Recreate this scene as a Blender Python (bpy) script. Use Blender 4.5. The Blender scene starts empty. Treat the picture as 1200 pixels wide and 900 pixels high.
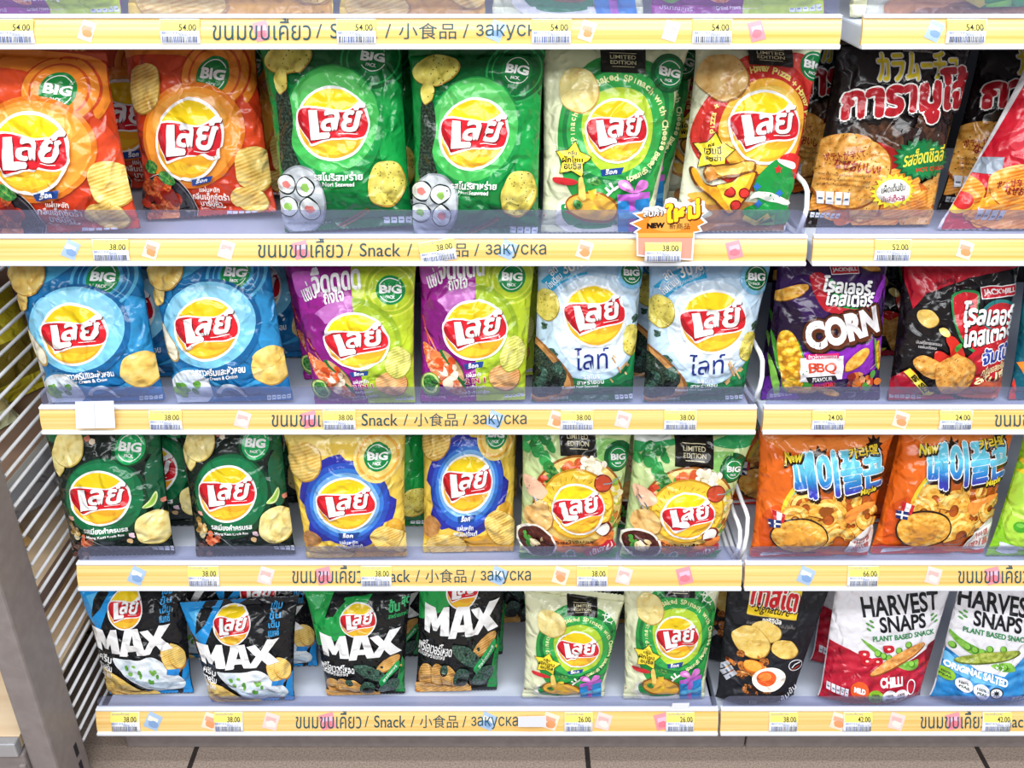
import bpy, bmesh, math, random
import numpy as np
from mathutils import Vector
from mathutils.geometry import delaunay_2d_cdt

# ---------------------------------------------------------------- camera, sky light, lamps, exposure
SC = bpy.context.scene
COL = SC.collection
FPX, PITCH, DIST, CAMZ = 1130.0, math.radians(28.0), 1.002, 1.19
ST, CT = math.sin(PITCH), math.cos(PITCH)
cam = bpy.data.cameras.new('camera')
cam.sensor_fit = 'HORIZONTAL'; cam.sensor_width = 36.0; cam.lens = 36.0 * FPX / 1200.0
cam.clip_start = 0.02
camo = bpy.data.objects.new('camera', cam); COL.objects.link(camo)
camo.location = (0, -DIST, CAMZ); camo.rotation_euler = (math.pi / 2 - PITCH, 0, 0)
SC.camera = camo
SC.view_settings.view_transform = 'Standard'; SC.view_settings.look = 'None'
SC.view_settings.exposure = 0.0; SC.view_settings.gamma = 1.0
SC.view_settings.use_curve_mapping = False
world = bpy.data.worlds.new('shop_air'); SC.world = world; world.use_nodes = True
world.node_tree.nodes['Background'].inputs[0].default_value = (0.93, 0.96, 1.0, 1)
world.node_tree.nodes['Background'].inputs[1].default_value = 0.29

def lamp(name, loc, rot, sx, sy, power, color=(1, 1, 1)):
    l = bpy.data.lights.new(name, 'AREA'); l.shape = 'RECTANGLE'; l.size = sx; l.size_y = sy
    l.energy = power; l.color = color
    o = bpy.data.objects.new(name, l); COL.objects.link(o); o.location = loc
    o.rotation_euler = [math.radians(a) for a in rot]
    return o
# three rows of ceiling tubes running along the aisle
lamp('ceiling_tube_light', (0.0, -0.75, 2.55), (12, 0, 0), 3.6, 0.14, 36, (0.97, 0.985, 1.0))
lamp('ceiling_tube_light', (0.0, -1.7, 2.6), (30, 0, 0), 3.6, 0.2, 52, (0.97, 0.985, 1.0))
lamp('ceiling_tube_light', (0.2, -2.9, 2.5), (48, 0, 0), 4.0, 0.5, 80, (0.97, 0.985, 1.0))

# ---------------------------------------------------------------- photo pixel -> place in the shop
def ray(px, py):
    a = (px - 600.0) / FPX; b = -(py - 450.0) / FPX
    return Vector((a, CT + b * ST, -ST + b * CT))
CAMP = Vector((0, -DIST, CAMZ))
def on_plane(px, py, p0, n):
    d = ray(px, py); t = (Vector(p0) - CAMP).dot(n) / d.dot(n)
    return CAMP + d * t
def on_y(px, py, y=0.0): return on_plane(px, py, (0, y, 0), Vector((0, 1, 0)))
def on_z(px, py, z): return on_plane(px, py, (0, 0, z), Vector((0, 0, 1)))

# ---------------------------------------------------------------- materials
MATS = {}
def lin(h):
    h = h.lstrip('#'); c = [int(h[i:i + 2], 16) / 255 for i in (0, 2, 4)]
    return tuple(x / 12.92 if x <= 0.04045 else ((x + 0.055) / 1.055) ** 2.4 for x in c) + (1,)

def crinkle_group():
    g = bpy.data.node_groups.new('crinkled_film', 'ShaderNodeTree')
    g.interface.new_socket('Normal', in_out='OUTPUT', socket_type='NodeSocketVector')
    n, l = g.nodes, g.links
    out = n.new('NodeGroupOutput'); tc = n.new('ShaderNodeTexCoord'); oi = n.new('ShaderNodeObjectInfo')
    add = n.new('ShaderNodeVectorMath'); add.operation = 'ADD'
    sc = n.new('ShaderNodeVectorMath'); sc.operation = 'SCALE'; sc.inputs['Scale'].default_value = 1.0
    gm = n.new('ShaderNodeNewGeometry')
    l.new(gm.outputs['Position'], add.inputs[0])
    n1 = n.new('ShaderNodeTexNoise'); n1.inputs['Scale'].default_value = 26; n1.inputs['Detail'].default_value = 2.5
    v = n.new('ShaderNodeTexVoronoi'); v.feature = 'DISTANCE_TO_EDGE'; v.inputs['Scale'].default_value = 30
    mx = n.new('ShaderNodeVectorMath'); mx.operation = 'MULTIPLY_ADD'
    mx.inputs[1].default_value = (0.05, 0.05, 0.05)
    l.new(gm.outputs['Position'], n1.inputs['Vector']); l.new(n1.outputs['Color'], mx.inputs[0]); l.new(gm.outputs['Position'], mx.inputs[2])
    l.new(mx.outputs[0], v.inputs['Vector'])
    mr = n.new('ShaderNodeMapRange'); mr.interpolation_type = 'SMOOTHSTEP'
    mr.inputs['From Max'].default_value = 0.28
    l.new(v.outputs['Distance'], mr.inputs['Value'])
    n2 = n.new('ShaderNodeTexNoise'); n2.inputs['Scale'].default_value = 60; n2.inputs['Detail'].default_value = 1.0
    l.new(gm.outputs['Position'], n2.inputs['Vector'])
    m1 = n.new('ShaderNodeMath'); m1.operation = 'MULTIPLY_ADD'; m1.inputs[1].default_value = 1.6
    l.new(n1.outputs['Fac'], m1.inputs[0]); l.new(mr.outputs[0], m1.inputs[2])
    m2 = n.new('ShaderNodeMath'); m2.operation = 'MULTIPLY_ADD'; m2.inputs[1].default_value = 0.35
    l.new(n2.outputs['Fac'], m2.inputs[0]); l.new(m1.outputs[0], m2.inputs[2])
    b = n.new('ShaderNodeBump'); b.inputs['Strength'].default_value = 0.68; b.inputs['Distance'].default_value = 0.0035
    l.new(m2.outputs[0], b.inputs['Height']); l.new(b.outputs[0], out.inputs[0])
    return g
CRINKLE = crinkle_group()

def new_mat(name, hexc=None, rough=0.45, spec=0.5, metal=0.0):
    m = bpy.data.materials.new(name); m.use_nodes = True
    p = m.node_tree.nodes['Principled BSDF']
    if hexc: p.inputs['Base Color'].default_value = lin(hexc)
    p.inputs['Roughness'].default_value = rough; p.inputs['Specular IOR Level'].default_value = spec
    p.inputs['Metallic'].default_value = metal
    return m, p, m.node_tree.nodes, m.node_tree.links

def add_film(p, n, l, matte=False):
    g = n.new('ShaderNodeGroup'); g.node_tree = CRINKLE
    l.new(g.outputs[0], p.inputs['Normal'])
    p.inputs['Roughness'].default_value = 0.5 if matte else 0.22
    p.inputs['Specular IOR Level'].default_value = 0.3 if matte else 0.5

# printed foods: (dark, mid, light, noise scale, kind)
FOODS = {
 'chip':      ('#c9953f', '#ecc766', '#f6dd8c', 5, ''),
 'chippale':  ('#d3b060', '#efdc8e', '#f7eaab', 5, ''),
 'chiptan':   ('#b98342', '#dcb06a', '#ecca8c', 6, ''),
 'chipseed':  ('#8f8030', '#dccb5c', '#ece17e', 5, 'seed'),
 'ridge':     ('#c58f36', '#eec767', '#f8e192', 4, 'ridge'),
 'ridgelime': ('#a8a53c', '#d8d66c', '#ecebA0', 4, 'ridge'),
 'ridgepink': ('#c47b3e', '#e7ab6b', '#f3cd94', 4, 'ridge'),
 'ridgeorange': ('#c85f14', '#ee9836', '#f8be63', 4, 'ridge'),
 'ridgetan':  ('#9a6a2c', '#d29a4d', '#ecc482', 4, 'ridge'),
 'chiporange': ('#9c5a1e', '#d99740', '#eebd6c', 9, 'seed'),
 'snack':     ('#b5651a', '#e3a33a', '#f6cf6e', 9, ''),
 'prawn':     ('#a33a1c', '#e2703c', '#f6dcc0', 14, ''),
 'bbqmeat':   ('#561a0e', '#b3421c', '#e28a4a', 16, ''),
 'seaweed':   ('#0c120d', '#1b2a1f', '#46584a', 26, ''),
 'nori':      ('#14241d', '#2b4a3d', '#5b7c6c', 20, ''),
 'sauce':     ('#2a0d0a', '#4a1e17', '#6a3326', 8, ''),
 'cream':     ('#b4c6d6', '#dfe8ee', '#f7fafc', 3, ''),
 'crumb':     ('#3a1a0a', '#98521c', '#d99346', 24, ''),
 'corn':      ('#c98a12', '#f2c02c', '#fbe06a', 10, 'kernel'),
 'greens':    ('#123d1c', '#2f7a35', '#7db85a', 16, ''),
 'nuts':      ('#8a5d26', '#c99a55', '#ead0a0', 22, ''),
 'potato':    ('#8d5a26', '#b98045', '#cf9c62', 6, ''),
 'stick':     ('#2b1a12', '#4a2e20', '#6a4630', 12, ''),
 'pod':       ('#3c7a1c', '#6fae3a', '#a5d568', 6, ''),
 'snap':      ('#b5682a', '#dc9447', '#efbd78', 10, ''),
 'snapgreen': ('#5d6d1e', '#93a23b', '#c0c76a', 10, ''),
 'wavered':   ('#7e0a20', '#b5152f', '#cf3046', 3, 'wave'),
 'waveblue':  ('#155c9c', '#2a86c8', '#56a6dd', 3, 'wave'),
 'bluefade':  ('#3b3fb0', '#2f8fd6', '#6fd3ee', 1.2, 'vfade'),
}
def food_mat(key):
    d, mm, li, s, kind = FOODS[key]
    m, p, n, l = new_mat('printed_' + key, None, 0.3)
    add_film(p, n, l)
    uv = n.new('ShaderNodeUVMap'); uv.uv_map = 'UVMap'
    r = n.new('ShaderNodeValToRGB'); e = r.color_ramp.elements
    e[0].position = 0.25; e[0].color = lin(d); e[1].position = 0.72; e[1].color = lin(li)
    k = e.new(0.47); k.color = lin(mm)
    t = n.new('ShaderNodeTexNoise'); t.inputs['Scale'].default_value = s * 2.2; t.inputs['Detail'].default_value = 4
    l.new(uv.outputs[0], t.inputs['Vector'])
    src = t.outputs['Fac']
    if kind in ('ridge', 'wave'):
        w = n.new('ShaderNodeTexWave'); w.inputs['Scale'].default_value = 12 if kind == 'ridge' else 2.5
        w.inputs['Distortion'].default_value = 0.8 if kind == 'ridge' else 9
        mp = n.new('ShaderNodeMapping'); mp.inputs['Rotation'].default_value = (0, 0, 1.25)
        l.new(uv.outputs[0], mp.inputs[0]); l.new(mp.outputs[0], w.inputs['Vector'])
        a = n.new('ShaderNodeMath'); a.operation = 'MULTIPLY_ADD'; a.inputs[1].default_value = 0.22
        b = n.new('ShaderNodeMath'); b.operation = 'MULTIPLY'; b.inputs[1].default_value = 0.78
        l.new(t.outputs['Fac'], b.inputs[0]); l.new(w.outputs['Fac'], a.inputs[0]); l.new(b.outputs[0], a.inputs[2]); src = a.outputs[0]
    if kind == 'vfade':
        sp = n.new('ShaderNodeSeparateXYZ'); l.new(uv.outputs[0], sp.inputs[0])
        mr = n.new('ShaderNodeMapRange'); mr.inputs['From Min'].default_value = 1.10; mr.inputs['From Max'].default_value = 0.80
        mr.inputs['To Min'].default_value = 0.9; mr.inputs['To Max'].default_value = 0.2
        l.new(sp.outputs[1], mr.inputs['Value']); src = mr.outputs[0]
    l.new(src, r.inputs[0]); col = r.outputs[0]
    if kind in ('seed', 'kernel'):
        v = n.new('ShaderNodeTexVoronoi'); v.inputs['Scale'].default_value = 34 if kind == 'seed' else 26
        l.new(uv.outputs[0], v.inputs['Vector'])
        c = n.new('ShaderNodeMapRange')
        lo, hi = (0.14, 0.2) if kind == 'seed' else (0.7, 0.35)
        c.inputs['From Min'].default_value = lo; c.inputs['From Max'].default_value = hi
        l.new(v.outputs['Distance'], c.inputs['Value'])
        mx = n.new('ShaderNodeMix'); mx.data_type = 'RGBA'
        mx.inputs['A'].default_value = lin('#4a4416' if kind == 'seed' else '#b97a10')
        l.new(c.outputs[0], mx.inputs['Factor']); l.new(col, mx.inputs['B']); col = mx.outputs['Result']
    l.new(col, p.inputs['Base Color'])
    return m
def film(key, matte=False):
    k = ('matte ' if matte else '') + key
    if k in MATS: return MATS[k]
    if key in FOODS: m = food_mat(key)
    else:
        m, p, n, l = new_mat('printed_film_' + key.lstrip('#'), key)
        add_film(p, n, l, matte)
    MATS[k] = m
    return m
def plain(name, hexc, rough=0.5, spec=0.4, metal=0.0):
    if name not in MATS: MATS[name] = new_mat(name, hexc, rough, spec, metal)[0]
    return MATS[name]
def noisy(name, a, b, scale, rough=0.5, stretch=(1, 1, 1), bump=0.0):
    if name in MATS: return MATS[name]
    m, p, n, l = new_mat(name, None, rough)
    tc = n.new('ShaderNodeTexCoord'); mp = n.new('ShaderNodeMapping'); mp.inputs['Scale'].default_value = stretch
    t = n.new('ShaderNodeTexNoise'); t.inputs['Scale'].default_value = scale; t.inputs['Detail'].default_value = 5
    r = n.new('ShaderNodeValToRGB'); e = r.color_ramp.elements
    e[0].position = 0.35; e[0].color = lin(a); e[1].position = 0.65; e[1].color = lin(b)
    l.new(tc.outputs['Object'], mp.inputs[0]); l.new(mp.outputs[0], t.inputs['Vector']); l.new(t.outputs['Fac'], r.inputs[0]); l.new(r.outputs[0], p.inputs['Base Color'])
    if bump:
        bp = n.new('ShaderNodeBump'); bp.inputs['Strength'].default_value = bump; bp.inputs['Distance'].default_value = 0.002
        l.new(t.outputs['Fac'], bp.inputs['Height']); l.new(bp.outputs[0], p.inputs['Normal'])
    MATS[name] = m
    return m
def clear_mat(name, tint, haze, hazecol):
    m = bpy.data.materials.new(name); m.use_nodes = True
    n, l = m.node_tree.nodes, m.node_tree.links
    n.remove(n['Principled BSDF']); out = n['Material Output']
    tr = n.new('ShaderNodeBsdfTransparent'); tr.inputs[0].default_value = lin(tint)
    df = n.new('ShaderNodeBsdfDiffuse'); df.inputs[0].default_value = lin(hazecol)
    gl = n.new('ShaderNodeBsdfGlossy'); gl.inputs['Roughness'].default_value = 0.08; gl.inputs[0].default_value = (.7, .7, .75, 1)
    a = n.new('ShaderNodeMixShader'); a.inputs[0].default_value = haze
    b = n.new('ShaderNodeMixShader'); lw = n.new('ShaderNodeLayerWeight'); fr = n.new('ShaderNodeMath'); fr.operation = 'POWER'; fr.inputs[1].default_value = 4.0
    l.new(lw.outputs['Facing'], fr.inputs[0])
    l.new(tr.outputs[0], a.inputs[1]); l.new(df.outputs[0], a.inputs[2])
    l.new(fr.outputs[0], b.inputs[0]); l.new(a.outputs[0], b.inputs[1]); l.new(gl.outputs[0], b.inputs[2])
    l.new(b.outputs[0], out.inputs[0])
    return m
M_LIP = clear_mat('clear_plastic_lip', '#e6e8f4', 0.13, '#a8abc4')
M_CLEAR = clear_mat('clear_plastic', '#eef0f6', 0.05, '#c5cadd')
M_WHITE = plain('white_painted_steel', '#dfe5ee', 0.35)
M_SHELF = noisy('shelf_enamel', '#c9d2e2', '#d9e0ec', 6, 0.35)
M_WIRE = plain('white_wire_coating', '#f4f6fa', 0.3)
M_GREY = noisy('grey_painted_steel', '#857c7a', '#8f8684', 60, 0.45)
M_DARK = plain('dark_recess_paint', '#23212a', 0.7)
M_PAPER = plain('white_card_paper', '#eef1f8', 0.6)
M_TAGY = plain('yellow_tag_paper', '#f3e272', 0.55)
M_INK = plain('black_ink', '#22262b', 0.6)
M_INKB = plain('blue_grey_ink', '#5a6ea8', 0.6)
M_TEAL = plain('dark_teal_ink', '#1f4a55', 0.5)

# ---------------------------------------------------------------- objects
def link(name, me, parent=None):
    o = bpy.data.objects.new(name, me); COL.objects.link(o)
    if parent: o.parent = parent
    return o
def mesh_obj(name, V, F, mats, parent=None, mi=None, smooth=True, uv=None, nrm=None):
    me = bpy.data.meshes.new(name)
    V = np.asarray(V, float)
    q = parent
    while q is not None: V = V - np.array(q.location); q = q.parent
    me.from_pydata(V.tolist(), [], F)
    for m in (mats if isinstance(mats, (list, tuple)) else [mats]): me.materials.append(m)
    if mi is not None: me.polygons.foreach_set('material_index', mi)
    me.polygons.foreach_set('use_smooth', [smooth] * len(me.polygons))
    if uv is not None:
        lay = me.uv_layers.new(name='UVMap'); li = np.empty(len(me.loops), int)
        me.loops.foreach_get('vertex_index', li)
        lay.data.foreach_set('uv', np.asarray(uv, np.float32)[li].ravel())
    if nrm is not None: me.normals_split_custom_set_from_vertices(np.asarray(nrm, float).tolist())
    me.update()
    return link(name, me, parent)
def thing(name, label, cat, loc=(0, 0, 0), group=None):
    o = bpy.data.objects.new(name, None); COL.objects.link(o); o.location = loc; o.empty_display_size = 0.03
    o['label'] = label; o['category'] = cat
    if group: o['group'] = group
    return o
def tag(o, label, cat, group=None):
    o['label'] = label; o['category'] = cat
    if group: o['group'] = group
    return o
class MB:
    def __init__(s): s.v, s.f = [], []
    def add(s, v, f):
        b = len(s.v); s.v += [tuple(x) for x in v]; s.f += [tuple(i + b for i in q) for q in f]; return s
    def box(s, lo, hi, bev=0.0):
        bm = bmesh.new(); bmesh.ops.create_cube(bm, size=1)
        for v in bm.verts: v.co = Vector([(lo[i] + hi[i]) / 2 + v.co[i] * (hi[i] - lo[i]) for i in range(3)])
        if bev: bmesh.ops.bevel(bm, geom=bm.edges[:], offset=bev, segments=2, affect='EDGES', profile=0.5)
        bm.verts.index_update()
        s.add([v.co[:] for v in bm.verts], [[v.index for v in f.verts] for f in bm.faces]); bm.free(); return s
    def tube(s, pts, r, n=10, cap=True):
        pts = [Vector(p) for p in pts]; rings = []
        prev = None
        for i, p in enumerate(pts):
            t = (pts[min(i + 1, len(pts) - 1)] - pts[max(i - 1, 0)]).normalized()
            if prev is None: prev = t.orthogonal().normalized()
            a = (prev - t * prev.dot(t)).normalized(); prev = a; b = t.cross(a)
            rings.append([p + (a * math.cos(2 * math.pi * k / n) + b * math.sin(2 * math.pi * k / n)) * r for k in range(n)])
        V = [q for g in rings for q in g]; F = []
        for i in range(len(rings) - 1):
            for k in range(n): F.append((i * n + k, i * n + (k + 1) % n, (i + 1) * n + (k + 1) % n, (i + 1) * n + k))
        if cap: F.append(tuple(range(n))[::-1]); F.append(tuple(range(len(V) - n, len(V))))
        return s.add(V, F)
    def build(s, name, mat, parent=None, smooth=False):
        return mesh_obj(name, s.v, s.f, mat, parent, smooth=smooth)
def auto_smooth(o, ang=40):
    me = o.data
    bm = bmesh.new(); bm.from_mesh(me)
    for e in bm.edges:
        if len(e.link_faces) == 2 and e.calc_face_angle(0) > math.radians(ang): e.smooth = False
    for f in bm.faces: f.smooth = True
    bm.to_mesh(me); bm.free(); return o

# ---------------------------------------------------------------- flat printed artwork, laid onto a curved surface later
TXT = {}
def glyphs(s, bold=0.0):
    k = (s, bold)
    if k not in TXT:
        cu = bpy.data.curves.new('lettering', 'FONT'); cu.body = s; cu.size = 1; cu.offset = bold; cu.resolution_u = 4
        o = bpy.data.objects.new('lettering', cu)
        COL.objects.link(o); bpy.context.view_layer.update()
        me = o.to_mesh(); V = np.array([v.co[:2] for v in me.vertices], float).reshape(-1, 2)
        F = [list(p.vertices) for p in me.polygons]
        o.to_mesh_clear(); bpy.data.objects.remove(o); bpy.data.curves.remove(cu)
        TXT[k] = (V, F)
    return TXT[k]
def smooth_loop(P, n=5):
    P = np.asarray(P, float); N = len(P); out = []
    for i in range(N):
        a, b, c, d = P[i - 1], P[i], P[(i + 1) % N], P[(i + 2) % N]
        for t in np.linspace(0, 1, n, endpoint=False):
            out.append(.5 * (2 * b + (c - a) * t + (2 * a - 5 * b + 4 * c - d) * t * t + (3 * b - a - 3 * c + d) * t ** 3))
    return np.array(out)
def circ(cx, cy, rx, ry=None, rot=0.0, n=40):
    ry = rx if ry is None else ry
    t = np.linspace(0, 2 * np.pi, n, endpoint=False); r = math.radians(rot)
    x, y = rx * np.cos(t), ry * np.sin(t)
    return np.stack([cx + x * math.cos(r) - y * math.sin(r), cy + x * math.sin(r) + y * math.cos(r)], 1)
def inside(P, poly):
    x, y = P[:, 0], P[:, 1]; r = np.zeros(len(P), bool); n = len(poly)
    for i in range(n):
        x1, y1 = poly[i - 1]; x2, y2 = poly[i]
        c = (y1 > y) != (y2 > y)
        if c.any(): r ^= c & (x < (x2 - x1) * (y - y1) / ((y2 - y1) or 1e-12) + x1)
    return r
def clip(P, lo, hi):
    P = [tuple(p) for p in P]
    for ax, val, sg in ((0, lo[0], 1), (0, hi[0], -1), (1, lo[1], 1), (1, hi[1], -1)):
        out = []
        for i in range(len(P)):
            a, b = P[i - 1], P[i]; ia, ib = (a[ax] - val) * sg >= 0, (b[ax] - val) * sg >= 0
            if ia != ib:
                t = (val - a[ax]) / (b[ax] - a[ax]); q = [a[0] + t * (b[0] - a[0]), a[1] + t * (b[1] - a[1])]; q[ax] = val; out.append(tuple(q))
            if ib: out.append(b)
        P = out
        if len(P) < 3: return np.zeros((0, 2))
    keep = [P[i] for i in range(len(P)) if abs(P[i][0] - P[i - 1][0]) + abs(P[i][1] - P[i - 1][1]) > 1e-5]
    return np.array(keep).reshape(-1, 2)
def fill(poly, step, aspect):
    """triangles of a flat outline, fine enough to follow a curved surface"""
    if len(poly) < 3: return None
    lo, hi = poly.min(0), poly.max(0); sx, sy = step, step / aspect
    gx = np.arange(math.floor(lo[0] / sx) + 1, math.ceil(hi[0] / sx)) * sx; gy = np.arange(math.floor(lo[1] / sy) + 1, math.ceil(hi[1] / sy)) * sy
    pts = [tuple(p) for p in poly]
    # points along long outline sides
    dense = []
    for i in range(len(pts)):
        a, b = np.array(pts[i]), np.array(pts[(i + 1) % len(pts)])
        k = max(1, int(np.hypot((b - a)[0] / sx, (b - a)[1] / sy) + .5))
        dense += [tuple(a + (b - a) * j / k) for j in range(k)]
    nb = len(dense); G = np.zeros((0, 2))
    if len(gx) and len(gy):
        G = np.stack(np.meshgrid(gx, gy), -1).reshape(-1, 2); G = G[inside(G, np.array(dense))]
    r = delaunay_2d_cdt([Vector(p) for p in dense] + [Vector(p) for p in G], [], [list(range(nb))], 1, 1e-6)
    return np.array([v[:] for v in r[0]]).reshape(-1, 2), [list(f) for f in r[2]]
def split_long(V, F, step, aspect):
    bm = bmesh.new(); vs = [bm.verts.new((x, y * aspect, 0)) for x, y in V]
    for f in F:
        try: bm.faces.new([vs[i] for i in f])
        except ValueError: pass
    for _ in range(5):
        e = [e for e in bm.edges if e.calc_length() > step * 1.5]
        if not e: break
        bmesh.ops.subdivide_edges(bm, edges=e, cuts=1); bmesh.ops.triangulate(bm, faces=bm.faces[:])
    bm.verts.index_update()
    r = np.array([(v.co.x, v.co.y / aspect) for v in bm.verts]).reshape(-1, 2), [[v.index for v in f.verts] for f in bm.faces]
    bm.free(); return r
def homography(src, dst):
    A = []
    for (x, y), (u, v) in zip(src, dst):
        A.append([x, y, 1, 0, 0, 0, -u * x, -u * y, -u]); A.append([0, 0, 0, x, y, 1, -v * x, -v * y, -v])
    return np.linalg.svd(np.array(A, float))[2][-1].reshape(3, 3)
def apply_h(H, P):
    P = np.asarray(P, float); q = np.c_[P, np.ones(len(P))] @ H.T
    return q[:, :2] / q[:, 2:]

class Art:
    """Elements drawn in the pixels of a crop of the photo, kept in (u, v) of the printed face."""
    def __init__(s, to_uv, aspect=1.4, step=0.026, lo=(0.006, 0.0), hi=(0.994, 1.0), matte=False):
        s.to_uv, s.aspect, s.step, s.lo, s.hi, s.matte = to_uv, aspect, step, lo, hi, matte
        s.items = []; s.part = 'background_print'; s.px_step = 9.0; s.nchip = 0
    def put(s, mat, V, F, part=None, ex=None):
        if V is None or not len(V) or not len(F): return s
        lo, hi = V.min(0), V.max(0); lev = 1
        for it in s.items:
            if (it[5] > lo).all() and (it[4] < hi).all(): lev = max(lev, it[3] + 1)
        s.items.append((mat, V, F, lev, lo, hi, part or s.part, ex)); return s
    def pg(s, mat, P, part=None, smooth=False):
        P = np.asarray(P, float)
        if smooth: P = smooth_loop(P)
        P = clip(s.to_uv(P), s.lo, s.hi)
        r = fill(P, s.step, s.aspect) if len(P) >= 3 else None
        return s.put(mat, r[0], r[1], part) if r else s
    def sm(s, mat, P, part=None): return s.pg(mat, P, part, True)
    def el(s, mat, cx, cy, rx, ry=None, rot=0, part=None, n=40): return s.pg(mat, circ(cx, cy, rx, ry, rot, n), part)
    def strip(s, mat, A, B, part=None):
        A, B = s.to_uv(np.asarray(A, float)), s.to_uv(np.asarray(B, float)); n = len(A)
        V = np.r_[A, B]; F = [(i, i + 1, n + i + 1, n + i) for i in range(n - 1)]
        ok = ((V >= np.array(s.lo)) & (V <= np.array(s.hi))).all(1)
        F = [f for f in F if all(ok[i] for i in f)]
        return s.put(mat, V, F, part)
    def ring(s, mat, cx, cy, r, w, ry=None, a0=0, a1=360, part=None, rot=0):
        ry = r if ry is None else ry; n = max(8, int(abs(a1 - a0) / 7)); t = np.radians(np.linspace(a0, a1, n)); q = math.radians(rot)
        def e(k):
            x, y = (r + k) * np.cos(t), -(ry + k) * np.sin(t)
            return np.stack([cx + x * math.cos(q) - y * math.sin(q), cy + x * math.sin(q) + y * math.cos(q)], 1)
        return s.strip(mat, e(-w / 2), e(w / 2), part)
    def line(s, mat, P, w, part=None):
        P = np.asarray(P, float); t = np.gradient(P, axis=0); t /= np.linalg.norm(t, axis=1)[:, None] + 1e-9
        nn = np.stack([-t[:, 1], t[:, 0]], 1) * w / 2
        return s.strip(mat, P - nn, P + nn, part)
    def tx(s, mat, text, cx, cy, h=None, w=None, rot=0, bold=0.02, shear=0.0, part='lettering', taper=0.0, ol=0.0):
        """ol: outline thickness in the drawing's pixels"""
        latin = all(ord(c) < 0x250 for c in text)
        V, F = glyphs(text, bold if latin else 0.0)
        if not len(V): return s
        lo, hi = V.min(0), V.max(0); c = (lo + hi) / 2; d = hi - lo
        if h is None: sx = sy = w / d[0]
        elif w is None: sx = sy = h / d[1]
        else: sx, sy = w / d[0], h / d[1]
        X = (V - c) * (sx, sy); ex = None
        fat = ol + (0 if latin else bold * min(sx, sy) * .9)
        if (X.max(0) - X.min(0)).max() > s.px_step: X, F = split_long(X, F, s.px_step, 1.0)
        if fat > .25:
            k = 8 if fat > 1.5 else 6
            sh = [(0, 0)] + [(fat * math.cos(2 * math.pi * i / k), fat * math.sin(2 * math.pi * i / k)) for i in range(k)]
            n0 = len(X); F = [[i + j * n0 for i in f] for j in range(len(sh)) for f in F]; X = np.concatenate([X + np.array(o) for o in sh]); ex = np.repeat(np.arange(len(sh)) * .07, n0)
        X = X.copy(); X[:, 0] += shear * X[:, 1]
        if taper: X[:, 1] *= 1 + taper * X[:, 0] / (d[0] * sx)
        q = math.radians(rot)
        P = np.stack([cx + X[:, 0] * math.cos(q) + X[:, 1] * math.sin(q), cy + X[:, 0] * math.sin(q) - X[:, 1] * math.cos(q)], 1)
        P = s.to_uv(P); ok = ((P > np.array(s.lo)) & (P < np.array(s.hi))).all(1)
        F = [f for f in F if all(ok[i] for i in f)]
        return s.put(mat, P, F, part, ex) if F else s
    def arc(s, mat, text, cx, cy, r, a0, a1, h, ry=None, part='lettering', bold=0.03):
        ry = r if ry is None else ry
        for i, ch in enumerate(text):
            if ch == ' ': continue
            a = math.radians(a0 + (a1 - a0) * i / max(1, len(text) - 1))
            hh = h * (1.0 if (ch.isupper() or ch in 'lbdkhtp') else 0.75)
            s.tx(mat, ch, cx + r * math.cos(a), cy - ry * math.sin(a), h=hh, rot=90 - math.degrees(a) if a1 < a0 else -90 - math.degrees(a), bold=bold, part=part)
        return s
    def blob(s, mat, cx, cy, rx, ry, rot=0, seed=1, rough=0.08, part=None, n=11):
        rnd = random.Random(seed); t = np.linspace(0, 2 * np.pi, n, endpoint=False)
        k = np.array([1 + rnd.uniform(-rough, rough) for _ in t]); q = math.radians(rot)
        x, y = rx * k * np.cos(t), ry * k * np.sin(t)
        return s.sm(mat, np.stack([cx + x * math.cos(q) - y * math.sin(q), cy + x * math.sin(q) + y * math.cos(q)], 1), part)
    def chip(s, kind, cx, cy, rx, ry, rot=0, seed=1, rim='#b98a35'):
        s.nchip += 1; p = 'chip_print#%d' % s.nchip
        s.blob(rim, cx + rx * .03, cy + ry * .04, rx * 1.03, ry * 1.03, rot, seed, .07, p)
        return s.blob(kind, cx, cy, rx, ry, rot, seed, .07, p)
    def scatter(s, mats, cx, cy, rx, ry, n, r0, r1, seed=1, part='food_picture'):
        rnd = random.Random(seed)
        for i in range(n):
            a, d = rnd.uniform(0, 6.28), math.sqrt(rnd.random()); r = rnd.uniform(r0, r1)
            s.blob(mats[i % len(mats)], cx + rx * d * math.cos(a), cy + ry * d * math.sin(a), r, r * rnd.uniform(.55, .95), rnd.uniform(0, 180), seed * 97 + i, .14, part, 7)
        return s
    def star(s, mat, cx, cy, r, k=5, inner=.5, rot=0, part=None, ry=None):
        t = np.arange(2 * k) * math.pi / k - math.pi / 2 + math.radians(rot); rr = np.where(np.arange(2 * k) % 2 == 0, 1, inner)
        return s.pg(mat, np.stack([cx + r * rr * np.cos(t), cy + (ry or r) * rr * np.sin(t)], 1), part)
    def box(s, mat, cx, cy, w, h, rot=0, part=None):
        q = math.radians(rot); P = np.array([(-w, -h), (w, -h), (w, h), (-w, h)]) / 2.0
        return s.pg(mat, np.stack([cx + P[:, 0] * math.cos(q) - P[:, 1] * math.sin(q), cy + P[:, 0] * math.sin(q) + P[:, 1] * math.cos(q)], 1), part)
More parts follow.
